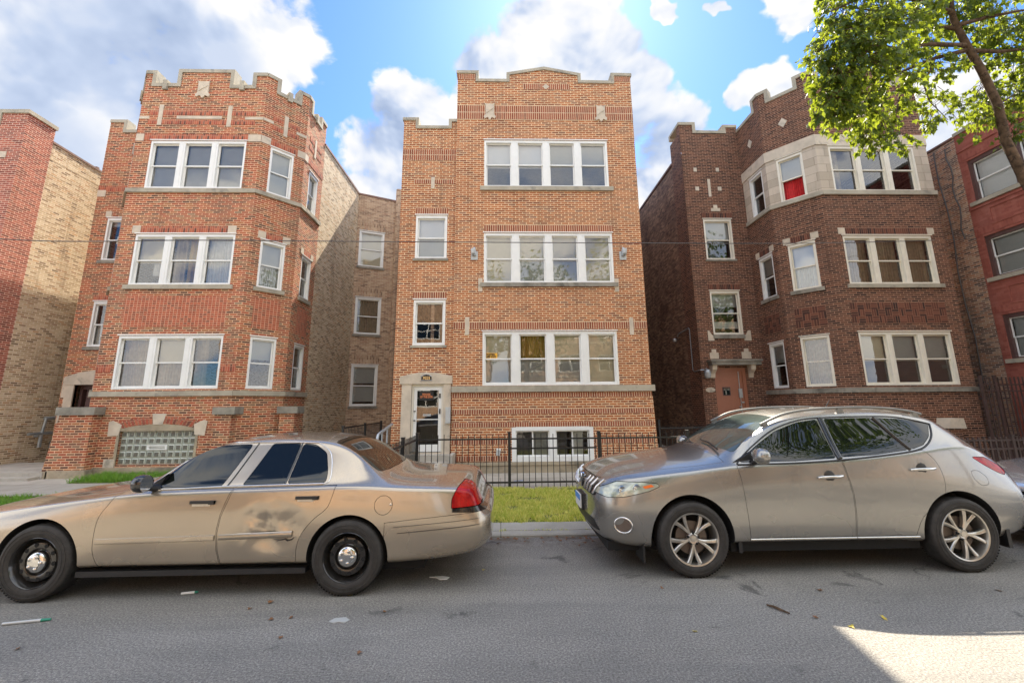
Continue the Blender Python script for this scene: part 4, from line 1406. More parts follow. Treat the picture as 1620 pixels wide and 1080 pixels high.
# lintels, window surrounds and basket-weave panels
for f, rows in ((gF, [GW[1]]), (gL1, [GL1[1]]), (gL2, [GL2[1]])):
    for r in rows:
        soldier(w, f, r[0] + .10, r[1] - .10, r[3] + .05, r[3] + .25)
for r in GT:
    soldier(w, gT, r[0] - .06, r[1] + .06, r[3] + .05, r[3] + .26)
    w.box(r[0] - .16, r[0] - .10, 0, .012, r[2] - .1, r[3] + .5, 0, gT)
    w.box(r[1] + .10, r[1] + .16, 0, .012, r[2] - .1, r[3] + .5, 0, gT)
for f, a, b_, n in ((gF, .30, 3.30, 14), (gL1, .28, 1.14, 4), (gL2, .32, 1.18, 4)):
    s = (b_ - a) / n
    for i in range(n):
        for j in range(3):
            x, z = a + i * s, 4.10 + j * .213
            if (i + j) % 2:
                uv = [(i * .213, 0.005), (i * .213 + .213, 0.005), (i * .213 + .213, .203), (i * .213, .203)]
            else:
                uv = [(0.004, i * .198), (0.004, i * .198 + .198), (.209, i * .198 + .198), (.209, i * .198)]
            w.face([f.p(x, z, .008), f.p(x + s, z, .008), f.p(x + s, z + .213, .008), f.p(x, z + .213, .008)], uv, 1)
w.build('brick_wall', [M['brick_r'], M['soldier_r'], M['common_dark'], M['ashlar']], rb)
gbay = [gL2, gL1, gF, gR1]
belt(rb, [(f, -.02, f.L + .025) for f in gbay], 2.02, 2.16, .06, 'stone_dark')
belt(rb, [(f, -.02, f.L + .025) for f in gbay], 8.32, 8.46, .06, 'coping')
belt(rb, [(f, -.01, f.L + .02) for f in gbay], 10.10, 10.47, .03, 'stone', 'stone_frieze')
for f, r in ((gF, GW[1]), (gL1, GL1[1]), (gL2, GL2[1])):
    stones(rb, f, [(r[0] - .12, r[0] + .10, r[3] + .05, r[3] + .26), (r[1] - .10, r[1] + .12, r[3] + .05, r[3] + .26)])
stones(rb, gT, [(.42, .54, 10.6, 10.76), (1.30, 1.42, 10.6, 10.76), (.42, .56, 9.80, 9.96), (1.30, 1.44, 9.80, 9.96), (.92, 1.02, 9.55, 10.28),
                [(.95, 8.95), (1.30, 8.95), (1.30, 9.07), (1.20, 9.07), (1.20, 9.20), (1.05, 9.20), (1.05, 9.07), (.95, 9.07)],
                [(.36, 3.95), (.58, 3.95), (.58, 4.12), (.50, 4.17), (.42, 4.32), (.36, 4.32)], [(1.68, 3.95), (1.94, 3.95), (1.94, 4.32), (1.84, 4.32), (1.76, 4.17), (1.68, 4.12)],
                [(.36, 3.30), (.68, 3.30), (.68, 3.52), (.60, 3.52), (.60, 3.64), (.44, 3.64), (.44, 3.52), (.36, 3.52)],
                [(1.52, 3.30), (1.86, 3.30), (1.86, 3.54), (1.78, 3.54), (1.78, 3.66), (1.62, 3.66), (1.62, 3.54), (1.52, 3.54)]])
stones(rb, gL1, [[(.56, 11.35), (.70, 11.17), (.84, 11.35), (.70, 11.53)]])
stones(rb, gL2, [[(.60, 11.33), (.74, 11.15), (.88, 11.33), (.74, 11.51)]])
stones(rb, gF, [[(.7, 11.35), (.86, 11.17), (1.02, 11.35), (.86, 11.53)]])
shield(rb, gF, 1.88, 11.45, .46, .75)
# hood over the brown door
m = MB()
m.box(.26, 2.02, 0, .32, 3.06, 3.24, 0, gT)
m.box(.22, 2.06, 0, .36, 3.18, 3.25, 0, gT)
m.build('door_hood', M['stone_dark'], rb)
for u in (.38, 1.76):
    m = MB()
    k = [(0, 2.62), (.05, 2.62), (.09, 2.78), (.24, 2.90), (.27, 3.06), (0, 3.06)]
    a = [gT.p(u - .08, z, d) for d, z in k]
    b_ = [gT.p(u + .08, z, d) for d, z in k]
    m.face(a)
    m.face(b_[::-1])
    for i in range(len(k)):
        j = (i + 1) % len(k)
        m.face([a[i], b_[i], b_[j], a[j]])
    m.build('bracket', M['stone'], rb)
m = MB()
m.box(.46, .53, -.15, -.02, .1, 2.96, 0, gT)
m.box(1.48, 1.60, -.15, -.02, .1, 2.96, 0, gT)
m.box(.53, 1.48, -.15, -.021, 2.86, 2.96, 0, gT)
m.box(.53, 1.48, -.10, -.05, .1, 2.86, 0, gT)
dr = m.build('door', M['brown_door'], rb)
m = MB()
m.box(.72, 1.0, -.055, -.035, 2.0, 2.30, 0, gT)
fr_ = m.build('window_frame', M['brown_frame'], dr)
m = MB()
m.box(.75, .97, -.04, -.030, 2.03, 2.27, 0, gT)
m.build('pane', M['car_glass'], fr_)
m = MB()
m.box(1.29, 1.41, -.05, -.005, 1.92, 2.24, 0, gT)
m.box(1.34, 1.44, -.05, .01, 1.74, 1.79, 0, gT)
m.tube([gT.p(1.30, 1.60, -.05), gT.p(1.30, 1.60, .03)], .035, 10)
m.box(1.33, 1.35, -.05, -.03, .9, 2.84, 0, gT)
m.build('handle', M['galv'], dr)
# windows
window(rb, gF, *GW[2], [[('left', 0, 1, 'curtain_tan')], [], []], mw=.17, mat='cream')
window(rb, gF, *GW[1], [[('curtain', 0, 1, 'curtain_tan')], [('curtain', 0, 1, 'curtain_tan')], [('curtain', 0, 1, 'curtain_tan')]], mw=.17, mat='cream', sill=(.12, .09, .06), sill_mat='coping')
window(rb, gF, *GW[0], [[('shade', 0, .52, C_), ('shade', .54, .97, D_)], [('shade', 0, .52, SD), ('shade', .54, .97, D_)], [('shade', 0, .52, SD), ('shade', .54, .97, D_)]], mw=.17, mat='cream')
window(rb, gL1, *GL1[2], [[('shade', 0, .46, SD), ('curtain', .50, 1, 'curtain_red')]], mat='cream', open_low=True)
window(rb, gL1, *GL1[1], [[('shade', 0, .5, 'shade_white'), ('curtain', .5, 1, 'curtain_white')]], mat='cream', sill=(.12, .08, .06), sill_mat='stone_dark')
window(rb, gL1, *GL1[0], [[('curtain', 0, 1, 'curtain_tan')]], mat='cream')
for k, r in enumerate(GL2):
    window(rb, gL2, *r, [[('shade', 0, .4, SD)] if k != 2 else []], mat='white', sill=(.12, .08, .06) if k == 1 else None, sill_mat='stone_dark')
window(rb, gT, *GT[0], [[('shade', 0, .45, SD)]], mat='cream', sill=(.07, .05, .04), sill_mat='stone_dark')
window(rb, gT, *GT[1], [[('shade', 0, .32, SD), ('shade', .7, .85, 'curtain_white')]], mat='cream', sill=(.14, .02, .06), sill_mat='stone_dark')
m = MB()
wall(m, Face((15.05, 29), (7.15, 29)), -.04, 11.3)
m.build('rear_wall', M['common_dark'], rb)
roof_slab(rb, [(7.15, 15.5), (9.46, 15.5), (9.56, 14.0), (10.5, 12.9), (14.2, 12.9), (15.0, 13.8), (15.05, 29), (7.15, 29)], 11.3)
# stepped buttress with a stone cap at the right foot of the bay
w = MB()
w.box(12.78, 13.15, 12.45, 12.80, -.05, .98)
q = w.build('buttress', M['brick_r'], rb)
m = MB()
m.prism([(12.72, .98), (13.22, .98), (13.18, 1.26), (12.80, 1.26)], Face((0, 12.38), (1, 12.38)), -.41, 0.0)
m.build('cap_stone', M['stone'], q)
adopt(rb)
# lamp, number oval and conduit by the brown door
lp = empty('wall_lamp', tuple(gT.p(.14, 2.78, 0)), 'round caged entry lamp on brown brick left of the brown door', 'lamp')
m = MB()
m.lathe([(.0, .03), (.09, .02), (.10, -.04), (.12, -.06), (.12, -.09)], (0, -.16, .10), 'z', 16)
m.tube([(0, 0, .12), (0, -.08, .17), (0, -.16, .13)], .02, 8)
m.build('lamp_body', M['galv'], lp, 40)
m = MB()
m.lathe([(.11, 0.0), (.12, -.08), (.08, -.18), (.0, -.2)], (0, -.16, .01), 'z', 16)
m.build('lamp_shade', M['glass_lamp'], lp, 50)
cd = MB()
pts = [gS.p(gS.L - 1.7, 4.35, .05), gS.p(gS.L - 1.62, 4.45, .05), gS.p(gS.L - .62, 4.52, .05), gS.p(gS.L - .55, 4.45, .05), gS.p(gS.L - .55, 2.95, .05), gS.p(gS.L - .45, 2.88, .05), gS.p(gS.L + .05, 2.90, .05), Vector((7.2, 15.3, 2.9)), Vector((7.24, 15.34, 2.88))]
cd.tube(pts, .018, 6)
tag(cd.build('conduit', M['galv'], None, 40), 'thin grey conduit bent down the dark side wall to the entry lamp', 'conduit')
nb = MB()
k = [(.26 + .17 * math.cos(a), 2.20 + .085 * math.sin(a)) for a in [math.tau * i / 20 for i in range(20)]]
nb.prism(k, gT, 0, .03)
tag(nb.build('number_plaque', M['stone']), 'blank oval plaque on brown brick below the entry lamp', 'plaque')
sl_ = empty('wall_lamp', tuple(gS.p(gS.L - 1.75, 4.2, 0)), 'small spotlight high on the dark side wall of the gangway', 'lamp')
m = MB()
m.lathe([(.0, .0), (.07, .02), (.08, .10), (.05, .14), (0, .15)], (-.14, 0, -.05), 'z', 14)
m.build('lamp_head', M['galv'], sl_, 40)
m = MB()
m.tube([(0, 0, .06), (-.14, 0, .06)], .02, 8)
m.build('arm', M['dark_metal'], sl_, 40)

# ------------------------------------------------------------------ far left house
lo = empty('apartment_building', (-19, 12.75, -0.04), 'maroon fronted brick house with sunlit buff side wall at the left edge', 'apartment house')
hF = Face((-23.95, 12.75), (-14.95, 12.75))
hS1 = Face((-14.95, 12.75), (-14.95, 13.61))
hS2 = Face((-14.97, 13.61), (-14.97, 29))
w = MB()
HW = [(5.2, 7.6, a, b_) for a, b_ in ((2.0, 3.6), (5.2, 6.8), (7.8, 9.2))]
wall(w, hF, -.04, 10.3, HW)
wall(w, hS1, -.04, 10.3, uo=9)
pz = [(0, 10.65), (8.1, 10.65), (8.1, 11.07), (8.997, 11.07)]
parapet(w, hF, pz, 10.3)
parapet(w, hS1, [(.003, 11.07), (.86, 11.07)], 10.3, uo=9)
wall(w, hS2, -.04, 10.45, m=1, uo=.4)
wall(w, Face((-23.95, 29), (-23.95, 12.75)), -.04, 10.45, m=1)
wall(w, Face((-14.97, 29), (-23.95, 29)), -.04, 10.45, m=1)
w.build('brick_wall', [M['brick_l1'], M['common_buff']], lo)
m = MB()
band(m, hF, pz, .11, -.33, .04, out=.014)
band(m, hS1, [(-.04, 11.072), (.90, 11.066)], .11, -.33, .042, out=.018)
m.build('coping', M['coping'], lo)
m = MB()
band(m, hS2, [(0, 10.55), (15.4, 10.13)], .07, -.22, .03)
for k in range(14):
    u = 1.6 + k * 1.1
    z = 10.55 - .45 * u / 15.4
    m.box(u, u + .10, -.22, .03, z, z + .06, 0, hS2)
m.build('coping_tile', M['coping_tile'], lo)
m = MB()
q = [(0, 9.9), (15.4, 9.9), (15.4, 10.10), (0, 10.5)]
m.prism(q, hS2, -.1, .004)
m.build('wall_top', M['common_buff'], lo)
roof_slab(lo, [(-23.9, 12.9), (-15.0, 12.9), (-15.0, 29), (-23.9, 29)], 10.0)
for r in HW:
    window(lo, hF, *r, [[('shade', 0, .5, SD)], [('shade', 0, .5, SD)]], mw=.2, sill=(.12, .08, .06))
stones(lo, hF, [(8.35, 8.60, 9.42, 9.63)])
adopt(lo)
mt = MB()
x = -14.93
mt.tube([(x, 14.85, .9), (x + .18, 14.85, .9), (x + .18, 14.85, .55)], .05, 8)
mt.tube([(x + .18, 14.45, .98), (x + .18, 15.2, .98)], .045, 8)
mt.tube([(x + .18, 14.85, .9), (x + .2, 14.9, 1.45), (x + .2, 15.05, 1.45)]
        , .04, 8)
mt.tube([(x, 15.05, 1.45), (x + .2, 15.05, 1.45), (x + .2, 15.45, 1.45)], .05, 8)
mt.lathe([(0, 0), (.12, 0), (.12, .2), (0, .22)], (x + .2, 15.3, .5), 'z', 14)
tag(mt.build('gas_pipes', M['galv'], None, 40), 'grey gas pipes and meter low on the buff side wall', 'pipes')

# ------------------------------------------------------------------ far right house
ro = empty('apartment_building', (19, 11, -0.04), 'red painted brick house with brown window frames at the right edge', 'apartment house')
kS = Face((16.0, 13.45), (16.0, 7.6))
kB = Face((16.02, 30), (16.02, 13.45))
kF = Face((16.0, 7.6), (25, 7.6))
w = MB()
KW = [(.22, 2.85, a, b_) for a, b_ in ((3.02, 4.42), (5.66, 7.06), (8.30, 9.78))]
wall(w, kS, -.04, 10.86, KW)
wall(w, kF, -.04, 10.86, uo=5.85)
wall(w, kB, -.04, 10.8, m=1)
for z in (9.86, 7.14, 4.5):
    soldier(w, kS, 0.0, 5.85, z, z + .22, m=0)
w.box(.0, 5.85, 0, .035, 10.2, 10.28, 0, kS)
w.box(.0, 5.85, 0, .035, 8.05, 8.12, 0, kS)
for z in (4.72, 7.36):
    for (a, b_, c, e) in ((.55, 2.7, z, z + .05), (.55, 2.7, z + .55, z + .6), (.55, .6, z + .05, z + .55), (2.65, 2.7, z + .05, z + .55)):
        w.box(a, b_, 0, .03, c, e, 0, kS)
wall(w, Face((25, 7.6), (25, 30)), -.04, 10.8, m=1)
wall(w, Face((25, 30), (16.02, 30)), -.04, 10.8, m=1)
w.build('brick_wall', [M['brick_r2'], M['common_mix']], ro)
m = MB()
band(m, kS, [(0, 10.96), (5.9, 10.96)], .11, -.3, .04)
band(m, kF, [(0, 10.96), (9, 10.96)], .11, -.3, .04)
band(m, kB, [(0, 10.9), (16.5, 10.9)], .06, -.3, .03, 1)
m.build('coping', [M['coping'], M['coping_tile']], ro)
roof_slab(ro, [(16.1, 7.7), (25, 7.7), (25, 30), (16.1, 30)], 10.7)
for k, r in enumerate(KW):
    window(ro, kS, *r, [[('shade', 0, .97, 'shade_white' if k == 2 else SD)], [('shade', 0, .97, SD)]], mw=.24, mat='brown_frame', sash='white', sill=(.13, .12, .07), sill_mat='coping', b=.10, rec=.07, lip=False, head=.09)
m = MB()
for (y, z0, z1) in ((14.15, .4, 10.7), (13.75, 7.2, 10.6)):
    pts = [Vector((15.97, y + .06 * math.sin(k * 1.7), z0 + (z1 - z0) * k / 9)) for k in range(10)]
    m.tube(pts, .022, 6)
m.tube([Vector((15.92, 14.1 + .16 * math.cos(a), 2.2 + .16 * math.sin(a))) for a in [math.tau * i / 14 for i in range(15)]], .02, 6)
m.build('cable', M['wire'], ro)
adopt(ro)

# ------------------------------------------------------------------ houses on the photographer's side, seen in the glass and paint
def far_house(x0, x1, h, lab, mat):
    e = empty('brick_house', ((x0 + x1) / 2, -15.5, 0.0), lab, 'house', 'brick houses across the street behind the camera')
    f = Face((x1, -15.5), (x0, -15.5))
    n = 3
    wd = (x1 - x0) / n
    wo = [(wd * i + .8, wd * (i + 1) - .8, z, z + 1.6) for i in range(n) for z in (1.6, 4.7, 7.8)]
    b_ = MB()
    wall(b_, f, 0, h, wo)
    for z in (4.2, 7.3):
        b_.box(0, f.L, 0, .06, z, z + .14, 1, f)
    b_.box(0, f.L, -.3, .08, h, h + .14, 1, f)
    for A, B in (((x0, -15.5), (x0, -27)), ((x1, -27), (x1, -15.5)), ((x0, -27), (x1, -27))):
        wall(b_, Face(A, B), 0, h)
    b_.face([(x0, -27, h), (x1, -27, h), (x1, -15.5, h), (x0, -15.5, h)], None, 1)
    b_.build('brick_wall', [M[mat], M['stone']], e)
    for o in wo:
        q = MB()
        for bx in ((o[0], o[0] + .1, o[2], o[3]), (o[1] - .1, o[1], o[2], o[3]), (o[0] + .1, o[1] - .1, o[3] - .12, o[3]), (o[0] + .1, o[1] - .1, o[2], o[2] + .1), (o[0] + .1, o[1] - .1, o[2] + .78, o[2] + .84)):
            q.box(bx[0], bx[1], -.1, -.03, bx[2], bx[3], 0, f)
        u = (o[0] + o[1]) / 2
        q.box(u - .06, u + .06, -.1, -.028, o[2], o[3], 0, f)
        fr2 = q.build('window', M['white'], e)
        q = MB()
        q.face([f.p(o[0], o[2], -.08), f.p(o[1], o[2], -.08), f.p(o[1], o[3], -.08), f.p(o[0], o[3], -.08)])
        q.build('pane', M['car_glass'], fr2)
    adopt(e)


far_house(-26, -14.5, 10.4, 'sandy brick house across the street farthest left behind the camera', 'brick_far')
far_house(-12.5, -1.0, 11.2, 'taller sandy brick house across the street left of the camera', 'brick_far')
far_house(1.0, 12.0, 10.6, 'sandy brick house across the street right of the camera', 'brick_far')
far_house(14.0, 26.0, 11.0, 'sandy brick house across the street farthest right behind the camera', 'brick_far')

# ------------------------------------------------------------------ fences
def fence(lab, A, B, z_top, z_rail, z_low, z_bot, step, posts, mat='iron', extra=None, pr=.0075, zb=-.05, name='iron_fence', post_h=None):
    A, B = Vector((*A, 0)), Vector((*B, 0))
    L = (B - A).length
    t = (B - A).normalized()
    e = empty(name, ((A + B) / 2).to_tuple(), lab, 'fence')
    f = Face(A, B)
    for a, b_, z in [(0, L, z_rail), (0, L, z_low), *(extra or [])]:
        m = MB()
        m.box(a, b_, -.016, .016, z - .017, z + .017, 0, f)
        m.build('rail', M[mat], e)
    m = MB()
    n = int(L / step)
    for i in range(n + 1):
        u = i * step + step * .4
        if u > L or any(abs(u - p) < .04 for p in posts):
            continue
        m.box(u - pr, u + pr, -pr, pr, z_bot, z_top + random.uniform(-.006, .006), 0, f)
    m.build('pickets', M[mat], e)
    for p in posts:
        m = MB()
        m.box(p - .03, p + .03, -.03, .03, zb, (post_h or z_top) + .02, 0, f)
        m.box(p - .036, p + .036, -.036, .036, (post_h or z_top) + .02, (post_h or z_top) + .05, 0, f)
        m.build('post', M[mat], e)
    adopt(e)
    return e


FY = 10.0
zt = at(850, 686, FY).z
zr = at(850, 693.5, FY).z
z2 = at(850, 708.5, FY).z
zl = at(850, 762, FY).z
zb_ = at(850, 770, FY).z
xl, xa, xb = at(659, 730, FY).x, at(806, 730, FY).x, at(949, 730, FY).x
fence('black picket fence between the lawn and the orange brick house', (xl, FY), (5.4, FY), zt, zr, zl, zb_, .134, [0, xa - xl, xb - xl, 2 * xb - xa - xl], extra=[(xa - xl, xb - xl - .06, z2)])
fence('short black picket fence running to the kerb behind the beige sedan', (xl - .02, 7.3), (xl - .02, FY - .06), zt, zr, zl, zb_, .112, [0.03, 1.35])
fence('black wire panel gate across the gangway left of the dark brown house', (4.75, 13.4), (7.0, 13.6), 1.10, 1.02, .15, .0, .05, [.03, 2.2], pr=.004, name='gangway_gate', post_h=1.22)
fence('black railing along the gangway beside the red brick house', (-4.28, 16.2), (-4.28, 12.3), 1.18, 1.17, .18, .05, .13, [0, 1.9, 3.88])
f2 = fence('tall rusty iron fence closing the gap beside the red painted house', (14.02, 12.5), (15.96, 12.5), 2.42, 2.02, .35, .10, .125, [.02, .45, 1.9], 'iron_rust', extra=[(0, 1.94, 2.2)], pr=.013)
fence('low rusty iron fence in front of the tall one near the white car', (10.3, 10.1), (19.0, 10.1), .92, .85, .15, .02, .13, [1.5, 3.4, 5.3, 7.2], 'iron_rust', extra=[(0, 8.7, .66)], pr=.017)

# ------------------------------------------------------------------ overhead cable
m = MB()
p0, p1 = Vector((-17.5, 8.2, 5.42)), Vector((15.95, 13.40, 7.08))
pts = [p0.lerp(p1, k / 40) + Vector((0, 0, -1.3 * 4 * (k / 40) * (1 - k / 40))) for k in range(41)]
mid = [at(0, 378, 8.6), at(320, 380, 9.3), at(640, 382.5, 10.0), at(1015, 384.5, 10.8), at(1300, 384.5, 11.6), at(1545, 378, 13.40)]
mid = [Vector((mid[0].x * 1.35, 7.2, mid[0].z + .1))] + mid
mid[-1] = Vector((15.95, 13.40, mid[-1].z))
path = []
for i in range(len(mid) - 1):
    a, b_, c, d_ = mid[max(i - 1, 0)], mid[i], mid[i + 1], mid[min(i + 2, len(mid) - 1)]
    for k in range(8):
        t = k / 8
        path.append(.5 * ((2 * b_) + (c - a) * t + (2 * a - 5 * b_ + 4 * c - d_) * t * t + (3 * b_ - a - 3 * c + d_) * t ** 3))
path.append(mid[-1])
m.tube(path, .011, 6)
tag(m.build('overhead_cable', M['wire']), 'thin dark cable slung across the house fronts', 'cable')

# ------------------------------------------------------------------ trees
LEAF = [(0, 0), (.16, .06), (.46, -.02), (.36, .20), (.52, .42), (.26, .46), (.14, .62), (0, 1.0), (-.14, .62), (-.26, .46), (-.52, .42), (-.36, .20), (-.46, -.02), (-.16, .06)]


def add_leaf(mb, p, size, n, up, droop=0.18):
    """a lobed leaf folded a little along its midrib"""
    y = up
    x = y.cross(n).normalized()
    n = x.cross(y).normalized()
    for half in (1, -1):
        pts = []
        for a, b_ in LEAF:
            if a * half >= -1e-6:
                pts.append(p + x * a * size + y * b_ * size + n * (abs(a) * droop - b_ * b_ * .12) * size)
        if half == -1:
            pts = pts[-1:] + pts[:-1] if False else pts
        mb.face(pts, [(q[0], q[1]) for q in LEAF if q[0] * half >= -1e-6])


def rvec():
    while True:
        v = Vector((random.uniform(-1, 1), random.uniform(-1, 1), random.uniform(-1, 1)))
        if .05 < v.length < 1:
            return v


tr = empty('maple_tree', (10.75, 7.5, -0.04), 'leaning street maple with big bright green leaves at the upper right', 'tree')
bk = MB()
tp = [Vector((10.75, 7.45, -.1)), Vector((10.72, 7.5, 2.0)), Vector((10.78, 7.55, 4.3)), at(1622, 285, 7.6), at(1592, 225, 7.6), at(1578, 165, 7.6), at(1553, 112, 7.55), at(1528, 70, 7.5), at(1508, 30, 7.4), at(1500, -20, 7.2), at(1490, -110, 7.0)]
bk.tube(tp, [.16, .12, .10, .088, .080, .074, .070, .066, .056, .042, .025], 14)
bk.lathe([(.001, .095), (.028, .095), (.04, .075), (.045, .04)], tuple(at(1591, 218, 7.6)), 'y', 12)
LIMB = [
    [at(1528, 72, 7.5), at(1470, 70, 7.2), at(1420, 78, 6.9), at(1360, 95, 6.6), at(1310, 130, 6.4)],
    [at(1528, 80, 7.5), at(1480, 92, 7.6), at(1430, 112, 7.8), at(1390, 140, 7.9), at(1345, 185, 8.0)],
    [at(1535, 80, 7.5), at(1580, 82, 7.6), at(1640, 76, 7.8), at(1720, 60, 8.1)],
    [at(1512, 45, 7.45), at(1470, 42, 7.6), at(1430, 45, 7.9), at(1340, 40, 8.4)],
    [at(1506, 20, 7.3), at(1450, 0, 6.8), at(1380, -10, 6.2), at(1310, 20, 5.8)],
    [at(1516, 40, 7.4), at(1560, 28, 7.2), at(1610, 18, 7.0), at(1700, 5, 6.7)],
    [at(1480, 90, 7.6), at(1462, 135, 7.6), at(1470, 160, 7.6), at(1500, 190, 7.6)],
    [at(1430, 112, 7.8), at(1420, 170, 7.7), at(1410, 215, 7.6), at(1380, 255, 7.5)],
    [at(1580, 165, 7.6), at(1605, 150, 7.9), at(1640, 130, 8.3)],
    [at(1400, 85, 6.8), at(1380, 140, 6.8), at(1350, 190, 6.8)],
    [at(1498, -20, 7.2), at(1560, -60, 7.0), at(1650, -80, 7.0)],
    [at(1440, 60, 6.9), at(1400, 20, 6.6), at(1330, 10, 6.4), at(1285, 60, 6.4)],
]
for i, l in enumerate(LIMB):
    n = len(l)
    r0 = .045 if i < 6 else .022
    bk.tube(l, [r0 * (1 - .8 * k / (n - 1)) for k in range(n)], 8)
# crown: leaf clusters hang from small twigs inside these clumps (pixel, depth, radius in metres, number of twigs)
CL = [(1332, 60, 6.4, .40, 58), (1352, 120, 6.5, .48, 80), (1318, 150, 6.5, .26, 42), (1318, 185, 6.6, .20, 26), (1345, 190, 6.8, .30, 40), (1385, 70, 6.6, .52, 75), (1350, 20, 6.3, .5, 66),
      (1400, 140, 7.0, .46, 50), (1430, 20, 6.8, .55, 70), (1385, 215, 7.4, .24, 20), (1370, 238, 7.4, .18, 13), (1400, 200, 7.5, .24, 18), (1440, 170, 7.7, .28, 20), (1455, 70, 8.0, .34, 28), (1480, 130, 7.8, .28, 18),
      (1420, 245, 7.5, .16, 7), (1490, 180, 7.6, .22, 11), (1515, 195, 7.6, .18, 8), (1470, 205, 7.6, .16, 7),
      (1500, 10, 7.6, .50, 44), (1560, 15, 7.4, .5, 44), (1600, 50, 7.8, .45, 42), (1570, 70, 8.2, .40, 32), (1540, 45, 8.0, .35, 22), (1615, 110, 8.2, .42, 40), (1600, 180, 8.2, .34, 34), (1560, 165, 8.3, .26, 20),
      (1550, 205, 7.9, .22, 20), (1612, 225, 8.0, .2, 14), (1650, 60, 7.6, .7, 55), (1690, 140, 8.0, .7, 50), (1440, -50, 6.6, .8, 60), (1540, -60, 7.2, .9, 60), (1660, -40, 7.4, .9, 50), (1345, -30, 6.2, .5, 40), (1300, 100, 6.5, .18, 12),
      (1450, 110, 8.2, .30, 20), (1520, 100, 8.6, .25, 12)]
lv, tw = MB(), MB()
for px, py, Y, rad, nt in CL:
    c = at(px, py - (24 if py > 100 else 8), Y)
    for _ in range(int(nt * 1.25)):
        v = rvec()
        b0 = c + Vector((v.x * rad * 1.05, v.y * rad * 1.2, v.z * rad * .95))
        dr_ = (Vector((v.x, v.y * .8, -.55)) + rvec() * .6).normalized()
        ln = random.uniform(.18, .34)
        tip = b0 + dr_ * ln
        tw.tube([b0 - dr_ * .15, b0, tip], [.006, .005, .0025], 4, cap=False)
        for k in range(random.randint(5, 8)):
            s = b0.lerp(tip, random.uniform(.1, 1.0))
            up = (rvec() + Vector((0, 0, -.85)) + dr_ * .6).normalized()
            nn = (rvec() * .9 + Vector((0, -.35, .75))).normalized()
            add_leaf(lv, s + up * random.uniform(.02, .07), random.uniform(.07, .145), nn, up)
bk.build('trunk', M['bark'], tr, 60)
tw.build('twigs', M['bark'], tr)
lv.build('crown', M['leaf'], tr)
adopt(tr)


def street_tree(x, y, h, rx, lab):
    e = empty('street_tree', (x, y, 0), lab, 'tree', 'street trees behind the camera')
    t_ = MB()
    t_.tube([(0, 0, 0), (.05, .03, h * .3), (.0, .1, h * .55), (.1, 0, h * .85)], [.26, .2, .14, .04], 10)
    for k in range(9):
        a = k * 2.4
        z = h * (.33 + .05 * k)
        t_.tube([(0, .05, z), (math.cos(a) * rx * .45, math.sin(a) * rx * .45, z + .9), (math.cos(a) * rx * .85, math.sin(a) * rx * .85, z + 1.3)], [.09, .05, .02], 6)
    t_.build('trunk', M['bark'], e, 60)
    c_ = MB()
    for _ in range(100):
        v = rvec().normalized() * random.uniform(.35, 1.0)
        cc = Vector((v.x * rx, v.y * rx, h * .66 + v.z * h * .33))
        for _ in range(60):
            q = cc + rvec() * rx * .25
            s = random.uniform(.18, .34)
            n_ = (rvec() + Vector((0, 0, .5))).normalized()
            a_ = n_.orthogonal().normalized()
            b2 = n_.cross(a_)
            c_.face([q - a_ * s * .5, q + b2 * s * .35, q + a_ * s * .6, q - b2 * s * .35])
    c_.build('crown', M['leaf_far'], e)


street_tree(-15.0, -9.2, 12.5, 4.2, 'leafy street tree across the street left of the camera')
street_tree(2.0, -8.8, 13.0, 4.4, 'taller leafy street tree across the street right of the camera')
street_tree(11.5, -8.2, 16.0, 6.0, 'broad leafy street tree across the street second from the right')
street_tree(21.0, -8.2, 16.0, 6.0, 'leafy street tree across the street farthest right')


# ------------------------------------------------------------------ grass
def grass(name, x0, x1, y0, y1, n, hmin, hmax, mat, lab, z=-.045, edge=None):
    m = MB()
    v, f = m.v, m.f
    for _ in range(n):
        x, y = random.uniform(x0, x1), random.uniform(y0, y1)
        if edge and not edge(x, y):
            continue
        dn = noise.noise(Vector((x * 2.3, y * 2.3, 4.0))) + .5 * noise.noise(Vector((x * 7, y * 7, 1.0)))
        if dn < -.28 and random.random() < .85:
            continue
        h = random.uniform(hmin, hmax) * (1 + .45 * dn)
        a = random.uniform(0, math.tau)
        wdt = random.uniform(.004, .008)
        lx, ly = random.gauss(0, .5) * h, random.gauss(0, .5) * h
        dx, dy = math.cos(a) * wdt, math.sin(a) * wdt
        b = len(v)
        v += [(x - dx, y - dy, z), (x + dx, y + dy, z), (x + dx * .6 + lx * .45, y + dy * .6 + ly * .45, z + h * .62), (x - dx * .6 + lx * .45, y - dy * .6 + ly * .45, z + h * .62), (x + lx, y + ly, z + h)]
        f += [(b, b + 1, b + 2, b + 3), (b + 3, b + 2, b + 4)]
        m.uv += [(random.random(), 0.0)] * 4
        m.uv += [m.uv[-1]] * 3
        m.mi += [0, 0]
    return tag(m.build(name, M[mat]), lab, 'grass', kind='stuff')


grass('grass', -2.1, 3.4, 7.06, 9.98, 54000, .035, .085, 'grass', 'yellowing short grass on the strip in front of the black fence', edge=lambda x, y: y > 7.15 + .07 * noise.noise(Vector((x * 5, 0, 0))) + .05 * noise.noise(Vector((x * 19, 3, 0))))
grass('weeds', -1.2, 3.0, 6.755, 6.79, 420, .012, .045, 'grass', 'thin weeds growing in the seam behind the kerb', z=-.046, edge=lambda x, y: noise.noise(Vector((x * 3.1, 9, 0))) > -.05)
grass('grass', -14.0, -2.2, 7.12, 9.90, 26000, .05, .12, 'grass_lush', 'lush grass on the strip behind the beige sedan')
grass('grass', -10.6, -6.2, 11.48, 12.56, 9000, .06, .20, 'grass_lush', 'tufts of bright grass along the foot of the red brick house')

